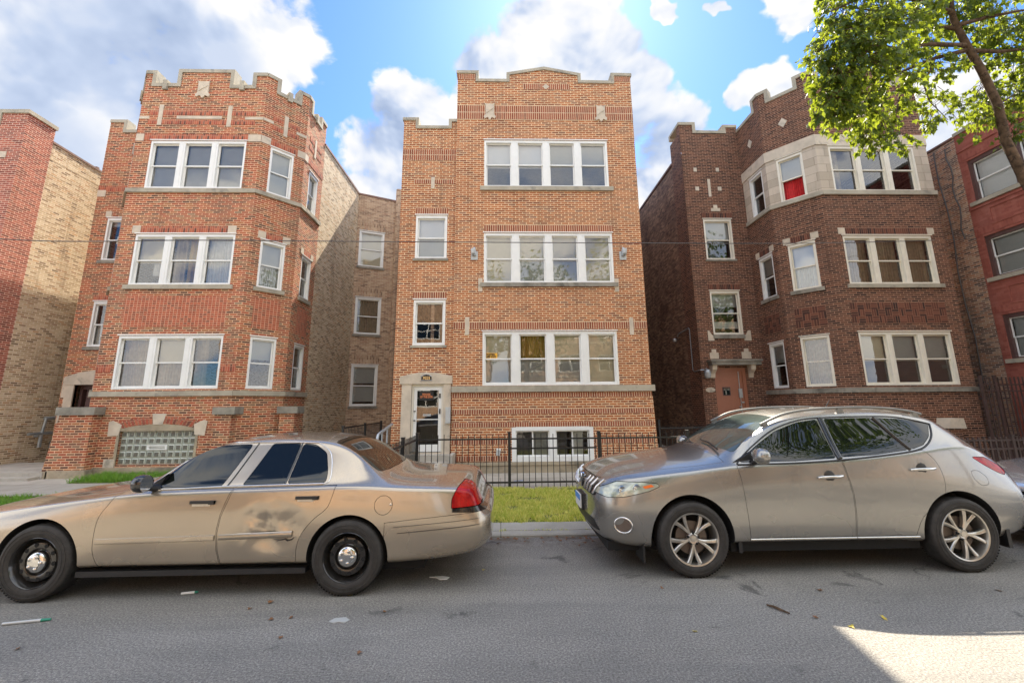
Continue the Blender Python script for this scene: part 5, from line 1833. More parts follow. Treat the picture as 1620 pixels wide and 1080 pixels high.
# ------------------------------------------------------------------ litter on the street
def ground_pt(px, py):
    d = ray(px, py)
    return Vector((0, 0, CAMH)) + d * (-CAMH / d.z)


def scrap(name, px, py, pts, mat, lab, cat, h=.006, rz=0.0, mb_more=None):
    p = ground_pt(px, py)
    o = MB()
    a = [Vector((x, y, h + random.uniform(0, h))) for x, y in pts]
    b_ = [Vector((q.x, q.y, .001)) for q in a]
    o.face(a)
    for i in range(len(a)):
        j = (i + 1) % len(a)
        o.face([b_[i], b_[j], a[j], a[i]])
    ob = o.build(name, M[mat])
    ob.location = p
    ob.rotation_euler = (0, 0, rz)
    return tag(ob, lab, cat)


def tubething(name, px, py, L, r, rz, mats, lab, cat):
    p = ground_pt(px, py)
    e = empty(name, tuple(p), lab, cat, rz=rz)
    a = MB()
    a.tube([(-L / 2, 0, r), (L * .3, 0, r)], [r * .9, r], 10)
    a.build('body', M[mats[0]], e, 50)
    a = MB()
    a.tube([(L * .3, 0, r), (L / 2, 0, r)], [r * 1.05, r * .7], 10)
    a.build('cap', M[mats[1]], e, 50)
    return e


M['green_cap'] = plain('green_cap', (0.02, 0.22, 0.14), 0.4)
tubething('squashed_tube', 42, 985, .33, .012, R_(12), ('grey_metal', 'green_cap'), 'flattened pale tube with green tip at the lower left', 'litter')
tubething('lighter', 300, 939, .14, .012, R_(14), ('paper', 'green_cap'), 'small white and green litter stick near the beige sedan', 'litter')
scrap('plastic_bag', 537, 981, [(-.08, -.02), (-.03, -.05), (.00, -.03), (.06, -.045), (.085, 0), (.05, .03), (.04, .05), (-.05, .03)], 'shade_grey', 'crumpled pale plastic scrap lying on the road', 'litter', .004)
scrap('paper_scrap', 694, 914, [(-.10, .02), (-.03, .0), (.02, -.05), (.09, -.045), (.11, .01), (.04, .03)], 'paper', 'torn white paper behind the rear wheel of the sedan', 'litter', .006)
tg = MB()
tg.tube([(-.05, .07, .012), (-.02, .02, .018), (0, .0, .014), (.015, -.05, .016), (.05, -.09, .010)], [.007, .010, .011, .009, .006], 7)
t_ = tg.build('twig', M['bark'], None, 60)
t_.location = ground_pt(1230, 964)
tag(t_, 'short broken twig lying on the road', 'twig')
M['dead_leaf'] = plain('dead_leaf', (0.22, 0.10, 0.04), 0.7, var=0.3)
M['yellow_leaf'] = plain('yellow_leaf', (0.55, 0.42, 0.06), 0.6, var=0.2)
spots = [(555, 943, 1), (424, 954, 0), (396, 962, 0), (464, 976, 0), (432, 979, 0), (606, 968, 0), (766, 901, 1), (940, 850, 0), (905, 851, 0), (925, 853, 0), (885, 850, 0), (860, 851, 0), (790, 855, 0), (830, 852, 0),
         (915, 860, 0), (445, 1010, 0), (33, 1025, 0), (565, 1034, 0), (1100, 1000, 1), (1290, 978, 0), (1300, 935, 0), (1045, 930, 0), (1395, 978, 1), (1345, 990, 1), (1580, 935, 0), (970, 848, 0), (955, 849, 0), (1062, 902, 0)]
for _ in range(34):
    spots.append((random.uniform(772, 972), 0, 0))
lm = MB()
add_leaf(lm, Vector((0, 0, .006)), .055, Vector((.1, .1, 1)).normalized(), Vector((0, 1, 0)))
lm1 = lm.mesh('fallen_leaf', [M['dead_leaf']])
lm2 = lm.mesh('fallen_leaf', [M['yellow_leaf']])
for px, py, k in spots:
    o = link('fallen_leaf', lm2 if k else lm1)
    if py == 0:            # swept against the kerb
        p = Vector(((px - 790) / 690 * 6.4, KY - abs(random.gauss(0, .10)) - .02, 0))
    else:
        p = ground_pt(px, py)
    p.z = road_z(p.x, p.y) + .003
    o.location = p
    o.rotation_euler = (random.uniform(-.2, .2), random.uniform(-.2, .2), random.uniform(0, 6.28))
    s = random.uniform(.7, 1.15)
    o.scale = (s, s, s)
    tag(o, 'small yellow fallen leaf on the grey road' if k else 'small brown fallen leaf on the grey road', 'leaf', 'yellow leaves on the road' if k else 'brown leaves on the road')
# spray marks
bp = MB()
for (x0, x1, y0, y1) in ((-.09, .02, -.03, .03), (0.0, .13, -.02, .05), (-.03, .08, .0, .04)):
    bp.face([(x0, y0, 0), (x1, y0 + .01, 0), (x1 + .02, y1, 0), (x0 + .03, y1 - .01, 0)])
pb = bp.build('paint_mark', M['blue_paint'])
pb.location = (at(818, 753, 10.9).x, 10.95, -.028)
pb['kind'] = 'structure'

# ------------------------------------------------------------------ cars
def tmp(me):
    o = bpy.data.objects.new('tmp', me)
    COL.objects.link(o)
    return o


def evaluated(o):
    dg = bpy.context.evaluated_depsgraph_get()
    me = bpy.data.meshes.new_from_object(o.evaluated_get(dg))
    return me


def boolean(me, cut, op):
    a, b_ = tmp(me), tmp(cut)
    md = a.modifiers.new('b', 'BOOLEAN')
    md.operation = op
    md.solver = 'EXACT'
    md.object = b_
    r = evaluated(a)
    bpy.data.objects.remove(a)
    bpy.data.objects.remove(b_)
    return r


def area2(p):
    return sum(p[i][0] * p[(i + 1) % len(p)][1] - p[(i + 1) % len(p)][0] * p[i][1] for i in range(len(p)))


def grow(p, g):
    if area2(p) < 0:
        p = p[::-1]
    n = len(p)
    out = []
    for i in range(n):
        a, b_, c = Vector(p[i - 1]), Vector(p[i]), Vector(p[(i + 1) % n])
        d1, d2 = (b_ - a).normalized(), (c - b_).normalized()
        n1, n2 = Vector((d1.y, -d1.x)), Vector((d2.y, -d2.x))
        k = max(.3, 1 + n1.dot(n2))
        out.append(tuple(b_ + (n1 + n2) * g / k))
    return out


def rounded(p, r, n=4):
    """round the corners of a polygon"""
    out = []
    for i in range(len(p)):
        a, b_, c = Vector(p[i - 1]), Vector(p[i]), Vector(p[(i + 1) % len(p)])
        k = min(r, (a - b_).length * .45, (c - b_).length * .45)
        s, e = b_ + (a - b_).normalized() * k, b_ + (c - b_).normalized() * k
        for j in range(n + 1):
            t = j / n
            out.append(tuple((1 - t) ** 2 * s + 2 * t * (1 - t) * b_ + t * t * e))
    return out


def prism_mesh(poly, axis, lo, hi, mats, mi):
    if area2(poly) < 0:
        poly = poly[::-1]
    m = bmesh.new()

    def P(a, b_, h):
        return {'y': (a, h, b_), 'z': (a, b_, h), 'x': (h, a, b_)}[axis]
    A = [m.verts.new(P(a, b_, lo)) for a, b_ in poly]
    B = [m.verts.new(P(a, b_, hi)) for a, b_ in poly]
    n = len(poly)
    m.faces.new(A)
    m.faces.new(B[::-1])
    for i in range(n):
        j = (i + 1) % n
        m.faces.new((A[j], A[i], B[i], B[j]))
    bmesh.ops.recalc_face_normals(m, faces=m.faces)
    me = bpy.data.meshes.new('tmp')
    m.to_mesh(me)
    m.free()
    for x in mats:
        me.materials.append(x)
    me.polygons.foreach_set('material_index', [mi] * len(me.polygons))
    return me


def cyl_mesh(x, z, r, y0, y1, mats, mi):
    return prism_mesh([(x + r * math.cos(math.tau * k / 48), z + r * math.sin(math.tau * k / 48)) for k in range(48)], 'y', y0, y1, mats, mi)


def cage(stations, mats, levels=3, crease=None):
    """closed car skin from half sections: bottom edge up to the centre line of the roof"""
    m = bmesh.new()
    rings = []
    for s in stations:
        x, zb, pts = s[0], s[1], s[2]
        half = [(0.0, zb)] + [(w, z) for z, w in pts]
        ring = [m.verts.new((x, -w, z)) for w, z in half]
        ring += [m.verts.new((x, w, z)) for w, z in half[-2:0:-1]]
        rings.append(ring)
    n = len(rings[0])
    for a, b_ in zip(rings, rings[1:]):
        for i in range(n):
            j = (i + 1) % n
            m.faces.new((a[i], a[j], b_[j], b_[i]))
    for rg in (rings[0], rings[-1]):
        h = n // 2
        # strips across the end face
        for i in range(h):
            l0, l1 = rg[i], rg[i + 1]
            r0, r1 = rg[(n - i) % n], rg[(n - i - 1) % n]
            q = [l0, l1, r1, r0]
            q = [v for k, v in enumerate(q) if v not in q[:k]]
            if len(q) > 2:
                m.faces.new(q)
    cl = m.edges.layers.float.new('crease_edge')
    for i, (amt, xa, xb) in (crease or {}).items():
        for a, b_ in zip(rings, rings[1:]):
            if xa <= a[0].co.x <= xb and xa <= b_[0].co.x <= xb:
                for j in (i, (n - i) % n):
                    e = m.edges.get((a[j], b_[j]))
                    if e:
                        e[cl] = amt
    bmesh.ops.recalc_face_normals(m, faces=m.faces)
    me = bpy.data.meshes.new('tmp')
    m.to_mesh(me)
    m.free()
    for x in mats:
        me.materials.append(x)
    o = tmp(me)
    md = o.modifiers.new('s', 'SUBSURF')
    md.levels = levels
    md.render_levels = levels
    r = evaluated(o)
    bpy.data.objects.remove(o)
    return r


def bvh_of(me):
    return BVHTree.FromPolygons([v.co.copy() for v in me.vertices], [tuple(p.vertices) for p in me.polygons])


class Car:
    def __init__(self, root, stations, paint_m, levels=3, crease=None):
        self.root = root
        self.mats = [M[paint_m], M['well']]
        self.me = cage(stations, self.mats, levels, crease)
        self.skin = bvh_of(self.me)

    def arch(self, x, z, r, depth=.42):
        for y0, y1 in ((-1.2, -1.2 + depth + .18), (1.2 - depth - .18, 1.2)):
            self.me = boolean(self.me, cyl_mesh(x, z, r, y0, y1, self.mats, 1), 'DIFFERENCE')

    def carve(self, name, poly, axis, lo, hi, gap=.003, mat=None, parent=None, keep_paint=True):
        pm = [M[mat] if mat else self.mats[0], self.mats[1]]
        part = boolean(self.me.copy(), prism_mesh(grow(poly, -gap * .5), axis, lo, hi, self.mats, 0), 'INTERSECT')
        self.me = boolean(self.me, prism_mesh(grow(poly, gap), axis, lo - (.004 if axis != 'y' or lo > -1 else 0), hi + .004, self.mats, 1), 'DIFFERENCE')
        part.materials.clear()
        for x in pm:
            part.materials.append(x)
        if mat:
            part.polygons.foreach_set('material_index', [0] * len(part.polygons))
        o = link(name, part, parent or self.root)
        self.smooth(part)
        return o

    def smooth(self, me, ang=32):
        me.polygons.foreach_set('use_smooth', [True] * len(me.polygons))
        me.set_sharp_from_angle(angle=R_(ang))

    def done(self, name='body'):
        self.smooth(self.me)
        return link(name, self.me, self.root)

    def hit(self, x, z, side=-1):
        h = self.skin.ray_cast(Vector((x, side * 3, z)), Vector((0, -side, 0)))
        return h[0]

    def surf(self, pts, out=.001, n=10, side=-1):
        """a polyline (x, z) laid on the car side"""
        res = []
        for a, b_ in zip(pts, pts[1:]):
            for k in range(n):
                t = k / n
                h = self.hit(a[0] + (b_[0] - a[0]) * t, a[1] + (b_[1] - a[1]) * t, side)
                if h:
                    res.append(h + Vector((0, side * out, 0)))
        h = self.hit(*pts[-1], side)
        if h:
            res.append(h + Vector((0, side * out, 0)))
        return res

    def line(self, name, pts, r, mat, out=.0, parent=None, n=10, m=None):
        p = self.surf(pts, out, n)
        b_ = MB()
        b_.tube(p, r, 8)
        return b_.build(name, M[mat], parent or self.root, 60)


def spline(pts, n=6, closed=False):
    out = []
    N = len(pts)
    rng = range(N if closed else N - 1)
    for i in rng:
        g = lambda k: Vector(pts[k % N] if closed else pts[min(max(k, 0), N - 1)])
        a, b_, c, d = g(i - 1), g(i), g(i + 1), g(i + 2)
        for k in range(n):
            t = k / n
            out.append(tuple(.5 * ((2 * b_) + (c - a) * t + (2 * a - 5 * b_ + 4 * c - d) * t * t + (3 * b_ - a - 3 * c + d) * t ** 3)))
    if not closed:
        out.append(tuple(pts[-1]))
    return out


def tyre(R, rr, wdt, parent, loc):
    h = wdt / 2
    m = MB()
    m.lathe([(rr - .012, h - .03), (rr + .002, h - .008), (rr + .02, h), (rr + (R - rr) * .5, h + .004), (R - .026, h - .004), (R - .008, h - .018), (R - .001, h - .045), (R, 0),
             (R - .001, -h + .045), (R - .008, -h + .018), (R - .03, -h), (rr, -h + .01)], (0, 0, 0), 'y', 56)
    for k in range(72):
        a = math.tau * k / 72
        c, s = math.cos(a), math.sin(a)
        c2, s2 = math.cos(a + .05), math.sin(a + .05)
        r0, r1 = R - .020, R + .0015
        for (y0, y1) in ((-h + .014, -h + .062), (-h + .075, h - .075), (h - .062, h - .014)):
            q = [(c * r1, y0, s * r1), (c2 * r1, y0, s2 * r1), (c2 * r1, y1, s2 * r1), (c * r1, y1, s * r1)]
            m.face(q)
    for k in (R - .045, R - .075):
        m.tube([(k * math.cos(math.tau * j / 56), -h - .003, k * math.sin(math.tau * j / 56)) for j in range(57)], .0035, 6)
    o = m.build('tyre', M['rubber'], parent, 40)
    return o


def steel_wheel(root, x, y, z, R, side):
    m = MB()
    m.lathe([(.222, -.08), (.222, .085), (.228, .102), (.220, .108), (.212, .098), (.204, .070), (.192, .045), (.182, .030), (.176, .050), (.168, .066), (.135, .072), (.118, .066), (.106, .048), (.098, .052), (.092, .075), (.06, .080), (0, .080)], (0, 0, 0), 'y', 48)
    for k in range(10):
        a = math.tau * (k + .5) / 10
        c = Vector((.150 * math.cos(a), -.0705, .150 * math.sin(a)))
        m.lathe([(.0, .0016), (.0175, .0016), (.0195, .0)], c, 'y', 14, 1)  # raised black discs paint in the shade of the hand holes
    wh = m.build('wheel', [M['steel_black'], M['well']], root, 30)
    m = MB()
    m.lathe([(.086, .075), (.088, .084), (.080, .092), (.052, .096), (.049, .103), (.030, .106), (0, .107)], (0, 0, 0), 'y', 32)
    for k in range(5):
        a = math.tau * k / 5 + .4
        m.lathe([(.017, .095), (.017, .104), (.012, .108), (0, .109)], (.055 * math.cos(a), 0, .055 * math.sin(a)), 'y', 12)
    m.build('hub_cap', M['chrome'], wh, 40)
    tyre(R, .222, .225, wh, None)
    wh.location = (x, y, z)
    wh.rotation_euler = (0, random.uniform(0, 1.2), 0 if side < 0 else math.pi)
    return wh


def alloy_wheel(root, x, y, z, R, side, rot=0.0):
    m = MB()
    rr = .262
    m.lathe([(rr - .01, -.09), (rr - .012, .07), (rr, .098), (rr - .006, .106), (rr - .018, .102), (rr - .026, .080), (rr - .030, .03), (rr - .034, -.08)], (0, 0, 0), 'y', 60)
    m.lathe([(.055, .02), (.058, .070), (.046, .078), (.030, .074), (.028, .080), (0, .082)], (0, 0, 0), 'y', 36)

    def blade(a0, sgn):
        prev = None
        N = 9
        for k in range(N + 1):
            t = k / N
            r = .040 + (.236 - .040) * t
            ang = a0 + sgn * (.05 + .20 * t ** 1.2)
            wd = .0115 + .0085 * t
            h = .072 + .006 * math.sin(t * 3.1) + .016 * t * t
            c = Vector((math.cos(ang), 0, math.sin(ang)))
            s = Vector((-math.sin(ang), 0, math.cos(ang)))
            ring = [c * r + s * wd + Vector((0, -h + .008, 0)), c * r + s * wd * .35 + Vector((0, -h, 0)), c * r - s * wd * .6 + Vector((0, -h, 0)), c * r - s * wd + Vector((0, -h + .008, 0)),
                    c * r - s * wd * .8 + Vector((0, -h + .045, 0)), c * r + s * wd * .8 + Vector((0, -h + .045, 0))]
            if prev:
                for i in range(6):
                    j = (i + 1) % 6
                    m.face([prev[i], prev[j], ring[j], ring[i]])
            prev = ring
    for k in range(5):
        a = math.tau * k / 5
        blade(a, 1)
        blade(a, -1)
    wh = m.build('wheel', M['alloy'], root, 38)
    m = MB()
    m.lathe([(.165, -.005), (.165, .02), (.06, .02), (.06, .03), (0, .03)], (0, 0, 0), 'y', 36)
    m.build('brake_disc', M['alloy_dark'], wh, 30)
    m = MB()
    m.lathe([(.24, -.06), (0, -.06)], (0, 0, 0), 'y', 30)
    for k in range(5):
        a = math.tau * (k + .5) / 5
        m.lathe([(.0, .0805), (.012, .0805), (.013, .06)], (.056 * math.cos(a), 0, .056 * math.sin(a)), 'y', 12)
    m.build('lug_nuts', M['well'], wh, 30)
    tyre(R, rr, .225, wh, None)
    wh.location = (x, y, z)
    wh.rotation_euler = (0, rot, 0 if side < 0 else math.pi)
    return wh


# ---------------------------------------------- beige sedan
car = empty('parked_car', (-4.36, 5.47, 0.0), 'beige four door sedan with black steel wheels and a dented rear door', 'car')


def st_(x, zb, *p):
    return (x, zb, p)


SED = [
    st_(-1.12, .32, (.32, .50), (.38, .58), (.48, .62), (.57, .60), (.62, .55), (.64, .46), (.65, .36), (.655, .2), (.655, 0)),
    st_(-1.06, .25, (.25, .62), (.34, .72), (.50, .76), (.62, .74), (.68, .68), (.70, .57), (.712, .44), (.72, .25), (.722, 0)),
    st_(-.90, .22, (.22, .74), (.31, .83), (.50, .87), (.65, .85), (.72, .79), (.748, .66), (.765, .5), (.775, .3), (.778, 0)),
    st_(-.50, .20, (.20, .80), (.30, .90), (.50, .925), (.68, .915), (.775, .86), (.806, .72), (.828, .53), (.842, .3), (.846, 0)),
    st_(0, .20, (.20, .82), (.30, .91), (.50, .932), (.72, .925), (.845, .88), (.872, .74), (.890, .54), (.902, .3), (.905, 0)),
    st_(.45, .24, (.24, .83), (.31, .91), (.50, .932), (.76, .928), (.895, .892), (.918, .78), (.935, .57), (.950, .32), (.955, 0)),
    st_(.72, .24, (.24, .83), (.31, .91), (.50, .932), (.78, .930), (.920, .900), (.948, .82), (.985, .66), (1.005, .34), (1.01, 0)),
    st_(1.02, .24, (.24, .83), (.31, .91), (.50, .932), (.78, .932), (.932, .902), (.965, .825), (1.18, .69), (1.205, .38), (1.215, 0)),
    st_(1.36, .24, (.24, .83), (.31, .91), (.50, .932), (.78, .932), (.940, .902), (.972, .825), (1.355, .61), (1.388, .38), (1.400, 0)),
    st_(1.72, .24, (.24, .83), (.31, .91), (.50, .932), (.78, .932), (.948, .902), (.980, .825), (1.402, .585), (1.440, .37), (1.452, 0)),
    st_(2.15, .24, (.24, .83), (.31, .91), (.50, .932), (.78, .932), (.956, .902), (.988, .825), (1.405, .580), (1.444, .37), (1.458, 0)),
    st_(2.52, .24, (.24, .83), (.31, .91), (.50, .932), (.78, .932), (.962, .902), (.996, .825), (1.375, .585), (1.412, .38), (1.426, 0)),
    st_(2.74, .22, (.22, .83), (.31, .91), (.50, .932), (.78, .930), (.966, .900), (1.004, .822), (1.315, .605), (1.345, .42), (1.355, 0)),
    st_(2.95, .20, (.20, .82), (.31, .91), (.50, .932), (.78, .928), (.965, .898), (1.008, .815), (1.19, .655), (1.20, .44), (1.205, 0)),
    st_(3.14, .22, (.22, .82), (.31, .91), (.50, .930), (.77, .925), (.958, .893), (1.000, .808), (1.045, .69), (1.052, .44), (1.055, 0)),
    st_(3.32, .22, (.22, .82), (.31, .905), (.50, .928), (.76, .922), (.945, .888), (.984, .80), (1.006, .62), (1.014, .34), (1.017, 0)),
    st_(3.70, .24, (.24, .80), (.33, .90), (.50, .922), (.76, .912), (.930, .878), (.970, .79), (.992, .60), (1.002, .32), (1.005, 0)),
    st_(3.98, .27, (.27, .76), (.35, .875), (.50, .905), (.75, .888), (.915, .842), (.957, .76), (.980, .58), (.990, .3), (.993, 0)),
    st_(4.08, .29, (.29, .72), (.37, .84), (.50, .885), (.735, .862), (.885, .805), (.925, .73), (.948, .56), (.958, .3), (.961, 0)),
    st_(4.125, .30, (.30, .70), (.38, .82), (.50, .875), (.71, .848), (.80, .785), (.835, .72), (.852, .55), (.86, .3), (.862, 0)),
    st_(4.17, .32, (.32, .66), (.39, .79), (.50, .855), (.67, .838), (.725, .775), (.738, .70), (.742, .55), (.745, .3), (.746, 0)),
    st_(4.25, .37, (.37, .58), (.42, .71), (.52, .765), (.64, .755), (.69, .71), (.70, .64), (.705, .5), (.708, .3), (.708, 0)),
    st_(4.28, .42, (.42, .52), (.45, .62), (.52, .68), (.60, .67), (.63, .62), (.635, .56), (.638, .45), (.64, .25), (.64, 0)),
]
c = Car(car, SED, 'paint_gold', 3, {5: (.45, -1.1, 4.2), 7: (.55, 1.0, 3.0), 2: (.6, -.6, 3.8), 8: (.15, -1.0, .5)})
c.arch(0, .34, .385)
c.arch(2.89, .335, .385)
body = None
# front and rear bumper covers, doors, fuel flap
c.carve('bumper', [(3.235, .05), (3.235, .64), (3.50, .665), (3.95, .700), (4.13, .712), (4.6, .712), (4.6, .05)], 'y', -1.3, 1.3, .0028)
for s0, s1 in ((-1.3, -.5), (.5, 1.3)):
    c.carve('tail_lamp_base', [(3.885, .722), (3.885, .752), (4.4, .775), (4.4, .70)], 'y', s0, s1, .003, 'gloss_black')
tail = c.carve('tail_lamp', rounded([(3.875, .758), (3.875, .84), (3.93, .945), (4.00, .985), (4.4, .93), (4.4, .78), (3.885, .757)], .03), 'y', -1.3, -.50, .004, 'red_lens')
c.carve('tail_lamp', rounded([(3.875, .758), (3.875, .84), (3.93, .945), (4.00, .985), (4.4, .93), (4.4, .78), (3.885, .757)], .03), 'y', .50, 1.3, .004, 'red_lens')
fd = spline([(.655, .955), (.60, .86), (.53, .74), (.512, .60), (.515, .44), (.55, .34), (.60, .262)], 4) + [(1.705, .262), (1.66, .42), (1.645, .60), (1.665, .74), (1.70, .86), (1.735, .968)]
rd = [(1.752, .968), (1.715, .85), (1.675, .72), (1.657, .58), (1.672, .42), (1.718, .262)] + spline([(2.41, .262), (2.408, .42), (2.45, .56), (2.56, .69), (2.665, .775), (2.705, .86), (2.735, .985)], 4)
d1 = c.carve('door', fd, 'y', -1.3, -.74, .003)
d2 = c.carve('door', rd, 'y', -1.3, -.74, .003)
d2.data.materials[0] = M['paint_gold_dent']
d2['label'] = 'rear door crumpled inward with creases and a scraped moulding'
for v in d2.data.vertices:            # the crumpled panel
    x, z = v.co.x, v.co.z
    if v.co.y < -.80:
        q = ((x - 2.15) / .34) ** 2 + ((z - .62) / .26) ** 2
        if q < 1:
            f = (1 - q) ** 1.2
            v.co.y += .036 * f * (0.8 + .2 * math.sin(x * 17 + z * 6)) - .030 * f * math.exp(-((x - 1.98 - (z - .6) * .35) / .026) ** 2) - .020 * f * math.exp(-((x - 2.22 + (z - .6) * .5) / .03) ** 2) + .004 * f * math.sin(z * 26 + x * 7)
fz = [(3.215 + .086 * math.cos(math.tau * k / 24), .80 + .086 * math.sin(math.tau * k / 24)) for k in range(24)]
c.carve('fuel_flap', fz, 'y', -1.3, -.80, .0028)
gf = rounded([(.90, .975), (1.03, 1.13), (1.22, 1.295), (1.40, 1.352), (1.745, 1.362), (1.60, .995), (1.57, .985)], .035)
gr = rounded([(1.80, .995), (1.955, 1.365), (2.24, 1.366), (2.205, .998)], .02)
gq = rounded([(2.235, 1.0), (2.272, 1.366), (2.40, 1.352), (2.535, 1.272), (2.60, 1.10), (2.615, 1.005)], .035)
for g in (gf, gr, gq):
    c.carve('side_window', g, 'y', -1.3, 1.3, .003, 'car_glass')
c.carve('rear_window', rounded([(2.58, -.53), (2.58, .53), (3.10, .645), (3.135, .4), (3.145, 0), (3.135, -.4), (3.10, -.645)], .05), 'z', 1.042, 1.6, .004, 'car_glass')
c.carve('windscreen', rounded([(1.33, -.52), (1.33, .52), (.80, .68), (.74, 0), (.80, -.68)], .05), 'z', 1.03, 1.6, .004, 'car_glass')
body = c.done()
# bright mouldings round the side windows, rub strips, black sills
b_ = MB()
b_.tube(c.surf([(.80, .955), (1.60, .982), (2.60, .998)], .004, 14), .009, 8)
b_.tube(c.surf(spline([(2.60, .998), (2.645, 1.02), (2.635, 1.12), (2.57, 1.28), (2.42, 1.372)], 5), .002, 3), .005, 8)
b_.tube(c.surf(spline([(.86, .965), (1.00, 1.135), (1.20, 1.305), (1.40, 1.372), (1.80, 1.385), (2.42, 1.372)], 5), .004, 3), .006, 8)
b_.build('window_trim', M['chrome'], car, 60)
b_ = MB()
b_.tube(c.surf([(1.655, .985), (1.80, 1.372)], .002, 8), .0065, 6)
b_.tube(c.surf([(2.215, 1.0), (2.255, 1.366)], .002, 8), .009, 6)
b_.build('door_pillar_trim', M['gloss_black'], car, 60)


def strip(path, h, o, name, mat):
    q = MB()
    for (x0, z0), (x1, z1) in zip(path, path[1:]):
        n = 12
        for k in range(n):
            a, e = k / n, (k + 1) / n
            A = [(x0 + (x1 - x0) * t, z0 + (z1 - z0) * t) for t in (a, e)]
            ring = []
            for x, z in A:
                s = c.hit(x, z)
                ring.append([Vector((x, s.y + .004, z - h / 2)), Vector((x, s.y - o, z - h / 2 + .008)), Vector((x, s.y - o * 1.15, z)), Vector((x, s.y - o, z + h / 2 - .008)), Vector((x, s.y + .004, z + h / 2))])
            for i in range(4):
                q.face([ring[0][i], ring[1][i], ring[1][i + 1], ring[0][i + 1]])
            if k == 0:
                q.face(ring[0][::-1])
            if k == n - 1:
                q.face(ring[1])
    return q.build(name, M[mat], car, 50)


strip([(.53, .518), (1.635, .535)], .056, .013, 'rub_strip', 'paint_gold')
q = strip([(1.675, .538), (2.36, .555)], .056, .006, 'rub_strip', 'paint_gold_dent')
q['label'] = 'scraped rub strip pushed in on the crumpled rear door'
b_ = MB()
b_.tube(c.surf([(2.20, .512), (2.26, .506), (2.30, .516), (2.33, .500), (2.37, .512), (2.385, .53)], .003, 3), [.002, .003, .004, .003, .005, .004, .006, .005, .007, .006, .005, .006, .005, .004, .003, .002], 6)
b_.build('tear', M['well'], d2)
strip([(3.32, .60), (4.15, .655)], .012, .004, 'bumper_groove', 'black_plastic')
strip([(3.36, .545), (4.15, .60)], .010, .004, 'bumper_groove', 'black_plastic')
b_ = MB()
b_.box(.37, 2.50, -.895, -.80, .200, .248)
b_.build('sill', M['black_plastic'], car)
b_ = MB()
b_.box(-.9, 3.6, -.72, .72, .17, .24)
b_.tube([(.9, .3, .16), (3.9, .32, .17)], .035, 8)
b_.build('underbody', M['well'], car)
for x0, x1, z in ((1.37, 1.60, .845), (2.37, 2.585, .872)):
    h = c.hit((x0 + x1) / 2, z)
    b_ = MB()
    b_.box(x0, x1, h.y - .022, h.y + .012, z - .004, z + .022)
    b_.box(x1 - .05, x1, h.y - .026, h.y + .01, z - .010, z + .024)
    hd = b_.build('door_handle', M['black_plastic'], car)
    b_ = MB()
    b_.prism(rounded([(x0 + .02, z - .042), (x1 - .05, z - .042), (x1 - .04, z - .004), (x0 + .01, z - .004)], .012), Face((0, h.y + .0), (1, h.y)), -.002, .0035)
    b_.build('handle_recess', M['alloy'], hd)
h = c.hit(3.29, .81)
b_ = MB()
b_.lathe([(.0, .010), (.012, .008), (.014, -.004)], (3.287, h.y, .808), 'y', 12)
b_.build('flap_latch', M['chrome'], car, 40)


def mirror_(root, x, y, z, s, mat, w=.20, h=.135):
    b2 = MB()
    prof = [(-.075, .25), (-.062, .72), (-.036, .94), (0, 1.0), (.03, .97), (.045, .92)]
    rings = []
    for dx, k in prof:
        rings.append([Vector((x + dx, y - s * (math.cos(a) * w / 2 * k * (1 if math.cos(a) > 0 else .9)) * 1.0, z + math.sin(a) * h / 2 * k * (1.0 + .12 * math.cos(a)))) for a in [math.tau * i / 20 for i in range(20)]])
    for r0, r1 in zip(rings, rings[1:]):
        for i in range(20):
            j = (i + 1) % 20
            b2.face([r0[i], r0[j], r1[j], r1[i]])
    b2.face(rings[0])
    mo = b2.build('mirror', M[mat], root, 40)
    b2 = MB()
    b2.face([p + Vector((-.004, 0, 0)) for p in rings[-1]][::-1])
    b2.build('mirror_glass', M['chrome'], mo)
    b2 = MB()
    b2.tube([(x - .01, y + s * .06, z - h * .25), (x + .02, y + s * .17, z - h * .42)], [.03, .04], 10)
    b2.build('mirror_arm', M['black_plastic'], mo, 40)
    return mo


mirror_(car, .95, -1.00, 1.045, 1, 'gloss_black', .19, .165)
mirror_(car, .92, 1.02, 1.055, -1, 'gloss_black', .19, .165)
b_ = MB()
b_.prism([(.84, .965), (.97, .968), (1.03, 1.10)], Face((0, -.80), (1, -.80)), -.1, .008)
b_.build('mirror_sail', M['black_plastic'], car)
yw = -.82
for x in (0, 2.89):
    steel_wheel(car, x, yw, .338, .338, -1)
    steel_wheel(car, x, -yw, .338, .338, 1)

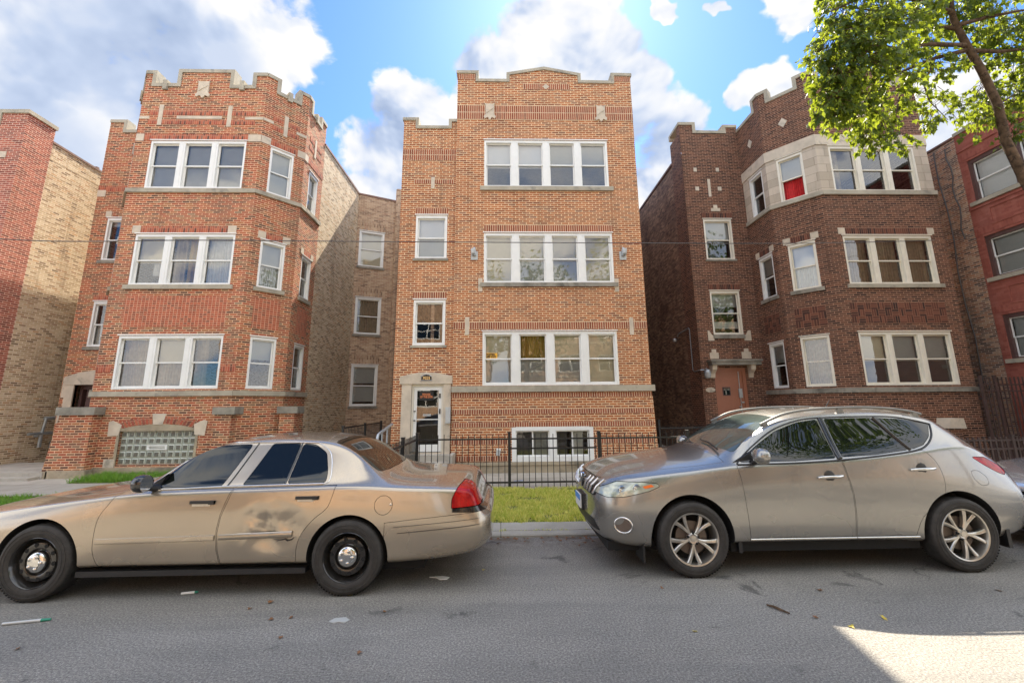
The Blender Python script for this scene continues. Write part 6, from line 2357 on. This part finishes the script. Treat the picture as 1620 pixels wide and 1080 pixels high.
# ---------------------------------------------- grey crossover
suv = empty('parked_car', (2.0, 5.70, 0.0), 'warm grey crossover with roof rails and five spoke alloy wheels', 'car')
SUV = [
    st_(-1.00, .44, (.44, .34), (.49, .44), (.60, .50), (.71, .49), (.78, .44), (.80, .37), (.815, .28), (.825, .15), (.825, 0)),
    st_(-.945, .33, (.33, .50), (.42, .62), (.59, .68), (.74, .66), (.85, .60), (.885, .50), (.905, .38), (.918, .22), (.92, 0)),
    st_(-.82, .26, (.26, .64), (.36, .77), (.58, .82), (.79, .80), (.915, .72), (.955, .60), (.985, .45), (1.005, .25), (1.01, 0)),
    st_(-.62, .23, (.23, .72), (.33, .84), (.58, .875), (.82, .860), (.955, .80), (1.01, .67), (1.05, .49), (1.078, .27), (1.085, 0)),
    st_(-.30, .22, (.22, .76), (.32, .87), (.58, .893), (.85, .882), (.99, .832), (1.055, .70), (1.098, .51), (1.128, .28), (1.138, 0)),
    st_(.10, .22, (.22, .78), (.32, .88), (.58, .898), (.88, .890), (1.03, .848), (1.09, .735), (1.135, .55), (1.170, .30), (1.182, 0)),
    st_(.40, .27, (.27, .80), (.35, .875), (.58, .895), (.90, .890), (1.062, .855), (1.115, .775), (1.165, .61), (1.205, .33), (1.218, 0)),
    st_(.64, .28, (.28, .81), (.35, .872), (.58, .893), (.91, .890), (1.078, .862), (1.130, .80), (1.265, .70), (1.315, .40), (1.33, 0)),
    st_(.95, .28, (.28, .81), (.35, .872), (.58, .892), (.92, .890), (1.088, .866), (1.140, .805), (1.435, .672), (1.495, .41), (1.51, 0)),
    st_(1.26, .28, (.28, .81), (.35, .872), (.58, .892), (.92, .890), (1.098, .868), (1.150, .812), (1.565, .655), (1.625, .41), (1.642, 0)),
    st_(1.72, .28, (.28, .81), (.35, .872), (.58, .892), (.92, .890), (1.118, .868), (1.168, .812), (1.618, .640), (1.675, .40), (1.692, 0)),
    st_(2.20, .28, (.28, .81), (.35, .872), (.58, .893), (.93, .888), (1.150, .868), (1.200, .812), (1.625, .632), (1.680, .39), (1.697, 0)),
    st_(2.62, .24, (.24, .80), (.33, .88), (.58, .898), (.95, .886), (1.205, .858), (1.255, .802), (1.612, .622), (1.668, .38), (1.685, 0)),
    st_(2.92, .22, (.22, .78), (.32, .88), (.58, .900), (.96, .882), (1.245, .845), (1.305, .788), (1.565, .615), (1.632, .37), (1.650, 0)),
    st_(3.12, .23, (.23, .77), (.32, .875), (.58, .897), (.96, .876), (1.250, .832), (1.310, .770), (1.500, .615), (1.580, .38), (1.600, 0)),
    st_(3.20, .24, (.24, .76), (.33, .87), (.58, .893), (.95, .870), (1.240, .822), (1.295, .757), (1.430, .620), (1.480, .39), (1.495, 0)),
    st_(3.40, .26, (.26, .72), (.35, .85), (.58, .878), (.92, .850), (1.17, .790), (1.215, .718), (1.275, .60), (1.300, .38), (1.310, 0)),
    st_(3.62, .29, (.29, .66), (.37, .81), (.58, .848), (.86, .815), (1.03, .752), (1.06, .68), (1.085, .56), (1.096, .36), (1.10, 0)),
    st_(3.76, .33, (.33, .60), (.40, .75), (.58, .80), (.78, .765), (.88, .70), (.90, .63), (.915, .5), (.922, .3), (.924, 0)),
    st_(3.86, .39, (.39, .50), (.45, .64), (.57, .69), (.67, .67), (.73, .61), (.745, .54), (.755, .42), (.76, .25), (.76, 0)),
]
c = Car(suv, SUV, 'paint_grey', 3, {5: (.50, -.7, 3.5), 7: (.55, .6, 3.2), 2: (.6, -.4, 3.3), 4: (.25, .2, 3.0)})
c.arch(0, .37, .435)
c.arch(2.89, .37, .435)
hl = rounded([(-.965, .80), (-.85, .765), (-.68, .782), (-.42, .842), (-.315, .885), (-.33, .912), (-.48, .925), (-.74, .925), (-.93, .845)], .02)
c.carve('headlamp', hl, 'y', -1.3, -.40, .004, 'lamp_haze')
c.carve('headlamp', hl, 'y', .40, 1.3, .004, 'lamp_haze')
tl = rounded([(3.17, 1.145), (3.36, 1.135), (3.52, 1.05), (3.60, .985), (3.555, .945), (3.46, .975), (3.30, 1.06)], .035)
c.carve('tail_lamp', tl, 'y', -1.3, -.45, .004, 'red_lens')
c.carve('tail_lamp', tl, 'y', .45, 1.3, .004, 'red_lens')
c.carve('grille', rounded([(-.60, .76), (.60, .76), (.66, .90), (.50, .935), (-.50, .935), (-.66, .90)], .03), 'x', -1.4, -.90, .004, 'gloss_black')
c.carve('lower_grille', rounded([(-.62, .40), (.62, .40), (.55, .51), (-.55, .51)], .03), 'x', -1.4, -.80, .004, 'black_plastic')
c.carve('hood', [(-.98, -.34), (-.98, .34), (-.90, .52), (-.70, .63), (-.25, .73), (.20, .768), (.44, .775), (.395, .5), (.37, 0), (.395, -.5), (.44, -.775), (.20, -.768), (-.25, -.73), (-.70, -.63), (-.90, -.52)], 'z', .935, 1.5, .003)
f1 = spline([(.545, 1.082), (.565, .94), (.58, .75), (.595, .55), (.605, .37)], 4) + [(1.722, .37), (1.742, .58), (1.745, .79), (1.715, .97), (1.688, 1.118)]
f2_ = [(1.702, 1.118), (1.728, .97), (1.758, .79), (1.755, .58), (1.735, .37)] + spline([(2.37, .37), (2.46, .54), (2.60, .645), (2.735, .745), (2.775, .88), (2.765, 1.02), (2.72, 1.13), (2.63, 1.222)], 4) + [(2.4, 1.195), (2.05, 1.155)]
c.carve('door', f1, 'y', -1.3, -.74, .0028)
c.carve('door', f2_, 'y', -1.3, -.74, .0028)
fz = rounded([(3.105, 1.005), (3.20, 1.005), (3.285, .93), (3.285, .86), (3.185, .85), (3.115, .93)], .035)
c.carve('fuel_flap', fz, 'y', -1.3, -.70, .0026)
g1 = rounded([(.60, 1.115), (.84, 1.275), (1.10, 1.428), (1.38, 1.522), (1.615, 1.552), (1.655, 1.150), (1.2, 1.125)], .03)
g2 = rounded([(1.735, 1.16), (1.71, 1.558), (2.265, 1.564), (2.48, 1.225), (2.1, 1.18)], .02)
g3 = rounded([(2.305, 1.563), (2.60, 1.548), (2.925, 1.492), (2.82, 1.36), (2.69, 1.275), (2.535, 1.232)], .02)
for g in (g1, g2, g3):
    c.carve('side_window', g, 'y', -1.3, 1.3, .003, 'car_glass')
c.carve('windscreen', rounded([(1.22, -.53), (1.22, .53), (1.0, .60), (.58, .70), (.50, .4), (.47, 0), (.50, -.4), (.58, -.70), (1.0, -.60)], .05), 'z', 1.20, 1.8, .004, 'screen_glass')
c.carve('rear_window', rounded([(3.14, -.52), (3.14, .52), (3.50, .60), (3.54, 0), (3.50, -.60)], .05), 'z', 1.14, 1.6, .004, 'car_glass')
c.done()
b_ = MB()
b_.tube(c.surf(spline([(.56, 1.092), (1.2, 1.105), (1.7, 1.13), (2.2, 1.172), (2.56, 1.218), (2.73, 1.275), (2.86, 1.37), (2.945, 1.492)], 6), .002, 3), .010, 8)
b_.tube(c.surf(spline([(.56, 1.100), (.82, 1.285), (1.09, 1.448), (1.38, 1.540), (1.66, 1.572), (2.25, 1.582), (2.60, 1.566), (2.945, 1.492)], 6), .002, 3), .008, 8)
b_.build('window_trim', M['black_plastic'], suv, 60)
b_ = MB()
b_.tube(c.surf([(1.695, 1.145), (1.665, 1.565)], .0, 8), .030, 10)
b_.build('door_pillar_trim', M['gloss_black'], suv, 60)
b_ = MB()
b_.tube(c.surf([(2.515, 1.225), (2.285, 1.568)], .0, 8), .020, 8)
b_.build('door_pillar_trim', M['gloss_black'], suv, 60)
# chrome sill strips
for x0, x1 in ((.60, 1.725), (1.735, 2.40)):
    b_ = MB()
    b_.tube(c.surf([(x0, .352), (x1, .352)], .004, 10), .011, 8)
    b_.build('sill_trim', M['chrome'], suv, 60)
b_ = MB()
b_.box(.42, 2.46, -.80, .80, .22, .31)
b_.box(-.85, 3.55, -.66, .66, .21, .30)
b_.build('underbody', M['well'], suv)
for x, r_ in ((.50, 1), (3.40, 1)):
    b_ = MB()
    b_.box(x - .02, x + .02, -.85, -.60, .22, .40)
    b_.build('mud_flap', M['black_plastic'], suv)
b_ = MB()
b_.box(-.52, -.50, -.82, -.55, .13, .30)
b_.build('air_deflector', M['black_plastic'], suv)
# roof rails
for s in (-1, 1):
    b_ = MB()
    zr_ = [(1.00, 1.500, .0), (1.12, 1.552, .012), (1.30, 1.618, .03), (1.60, 1.664, .04), (2.05, 1.684, .045), (2.45, 1.676, .04), (2.76, 1.640, .02), (2.92, 1.600, .0)]
    pts = spline([(x, s * (.60 - (0.0 if .98 < x < 2.86 else 0)), z) for x, z, _ in zr_], 5)
    b_.tube(pts, .015, 10)
    for x in (1.05, 1.95, 2.84):
        zt_ = min(pts, key=lambda p: abs(p[0] - x))[2]
        b_.prism([(x - .045, zt_ - .07), (x + .045, zt_ - .07), (x + .022, zt_), (x - .022, zt_)], Face((0, s * .60), (1, s * .60)), -.018, .018)
    b_.build('roof_rail', M['rail_metal'], suv, 50)
b_ = MB()
b_.tube([(2.42, .25, 1.66), (2.50, .25, 1.78)], [.008, .004], 6)
b_.build('antenna', M['black_plastic'], suv)
for s in (-1, 1):
    for x, z in ((-.70, .848), (-.55, .868)):
        h_ = c.hit(x, z, s)
        b_ = MB()
        b_.lathe([(.0, .0), (.030, .001), (.036, .004), (.040, -.002)], tuple(h_ + Vector((0, 0, 0))), 'y', 18, 0, s)
        b_.build('projector', M['chrome'], suv, 40)
# grille bars, emblem, plate, fog lamp
for s in (-1, 1):
    for k in range(4):
        b_ = MB()
        y = s * (.235 + k * .108)
        p = []
        for z, o in ((.775, .0), (.85, .035), (.925, .06)):
            h_ = c.skin.ray_cast(Vector((-3, y + s * o, z)), Vector((1, 0, 0)))[0]
            p.append(h_ + Vector((-.006, 0, 0)))
        b_.tube(p, .018, 8)
        b_.build('grille_bar', M['chrome'], suv, 60)
em = MB()
h_ = c.skin.ray_cast(Vector((-3, 0, .86)), Vector((1, 0, 0)))[0]
em.tube([(h_.x - .02 + .0 * a, .075 * math.cos(a), .86 + .068 * math.sin(a)) for a in [math.tau * i / 28 for i in range(29)]], .011, 8)
em.box(h_.x - .034, h_.x - .012, -.085, .085, .848, .872)
for s in (-1, 1):
    em.tube([(h_.x - .015, s * .16, .935), (h_.x - .03, s * .125, .85), (h_.x - .03, s * .10, .78)], .013, 8)
em.tube([(h_.x - .03, -.10, .78), (h_.x - .03, .10, .78)], .013, 8)
em.build('emblem', M['chrome'], suv, 50)
b_ = MB()
b_.box(-1.045, -1.03, -.155, .155, .53, .68)
pl = b_.build('licence_plate', M['paper'], suv)
b_ = MB()
b_.box(-1.049, -1.045, -.155, .155, .615, .68)
b_.build('plate_band', M['blue_paint'], pl)
b_ = MB()
b_.box(-1.03, -.96, -.17, .17, .51, .69)
b_.build('plate_holder', M['black_plastic'], suv)
for s in (-1, 1):
    b_ = MB()
    h_ = c.hit(-.715, .50, s)
    n_ = Vector((-.48, s * 1.0, 0)).normalized()
    cx = h_ + n_ * .004
    tx = Vector((n_.y, -n_.x, 0))
    ring = [cx + tx * .092 * math.cos(a) + Vector((0, 0, .075 * math.sin(a))) for a in [math.tau * i / 28 for i in range(29)]]
    b_.tube(ring, .011, 8)
    fg = b_.build('fog_lamp_ring', M['chrome'], suv, 60)
    b_ = MB()
    b_.face([p - n_ * .0 for p in ring[:-1]])
    b_.build('fog_lamp', M['alloy_dark'], fg)
b_ = MB()
pp = [c.hit(x, z) + Vector((0, -.003, 0)) for x, z in ((-.47, .862), (-.37, .885), (-.40, .905), (-.49, .885))]
b_.face(pp)
b_.build('turn_signal', M['amber'], suv)
for x0, x1, z in ((1.39, 1.655, .965), (2.42, 2.69, 1.03)):
    h_ = c.hit((x0 + x1) / 2, z)
    b_ = MB()
    b_.lathe([(.0, .002), (.05, .003), (.062, -.002)], ((x0 + x1) / 2, h_.y, z), 'y', 20)
    hc = b_.build('door_handle_cup', M['dark_metal'], suv, 60)
    b_ = MB()
    b_.tube([(x0, h_.y - .012, z - .008), (x0 + .05, h_.y - .034, z), (x1 - .05, h_.y - .034, z + .004), (x1, h_.y - .014, z + .008)], [.010, .015, .015, .012], 10)
    b_.build('door_handle', M['chrome'], hc, 60)
mirror_(suv, .73, -1.0, 1.20, 1, 'paint_grey', .22, .16)
mirror_(suv, .73, 1.0, 1.20, -1, 'paint_grey', .22, .16)
b_ = MB()
b_.prism([(.50, 1.10), (.72, 1.115), (.78, 1.235)], Face((0, -.80), (1, -.80)), -.1, .005)
b_.build('mirror_sail', M['black_plastic'], suv)
b_ = MB()
for y0, y1 in ((-.62, -.05), (.02, .55)):
    b_.tube([(.46, y0, 1.235), (.50, (y0 + y1) / 2, 1.285), (.53, y1, 1.30)], [.012, .010, .006], 6)
b_.build('wiper', M['black_plastic'], suv)
for x, ro_ in ((0, .35), (2.89, .12)):
    alloy_wheel(suv, x, -.79, .368, .368, -1, ro_)
    alloy_wheel(suv, x, .79, .368, .368, 1, ro_)

# ---------------------------------------------- silver car at the right edge
c3 = empty('parked_car', (7.42, 5.66, 0.0), 'silver car with dark chrome barred grille cut off by the right edge', 'car')
S3 = [(x if x < 3 else x * .98, zb, tuple((z * (1.06 if z > .5 else 1.0), w * .98) for z, w in p)) for x, zb, p in SED]
c = Car(c3, S3, 'paint_silver', 2)
c.arch(0, .34, .385)
c.arch(2.89, .335, .385)
c.carve('grille', rounded([(-.52, .40), (.52, .40), (.60, .62), (.40, .665), (-.40, .665), (-.60, .62)], .03), 'x', -1.6, -.98, .004, 'gloss_black')
c.carve('headlamp', rounded([(-1.02, .60), (-.80, .63), (-.50, .76), (-.62, .80), (-.92, .72)], .03), 'y', -1.3, -.45, .004, 'lamp_haze')
c.carve('headlamp', rounded([(-1.02, .60), (-.80, .63), (-.50, .76), (-.62, .80), (-.92, .72)], .03), 'y', .45, 1.3, .004, 'lamp_haze')
c.carve('side_window', rounded([(.90, 1.03), (1.22, 1.36), (1.745, 1.435), (1.74, 1.05)], .035), 'y', -1.3, 1.3, .003, 'car_glass')
c.carve('side_window', rounded([(1.80, 1.05), (1.82, 1.44), (2.40, 1.42), (2.6, 1.08)], .035), 'y', -1.3, 1.3, .003, 'car_glass')
c.carve('windscreen', rounded([(1.33, -.52), (1.33, .52), (.80, .68), (.74, 0), (.80, -.68)], .05), 'z', 1.10, 1.7, .004, 'car_glass')
c.done()
for z, yy, r_ in ((.44, .50, .010), (.50, .54, .009), (.56, .57, .009), (.62, .58, .014), (.385, .54, .016)):
    b_ = MB()
    p = []
    for k in range(21):
        y = -yy + 2 * yy * k / 20
        h_ = c.skin.ray_cast(Vector((-3, y, z)), Vector((1, 0, 0)))[0]
        if h_:
            p.append(h_ + Vector((-.006, 0, 0)))
    b_.tube(p, r_, 8)
    b_.build('grille_bar', M['chrome'], c3, 60)
b_ = MB()
b_.box(-.9, 3.6, -.72, .72, .17, .26)
b_.build('underbody', M['well'], c3)
for x in (0, 2.89):
    steel_wheel(c3, x, -.80, .338, .338, -1)
    steel_wheel(c3, x, .80, .338, .338, 1)
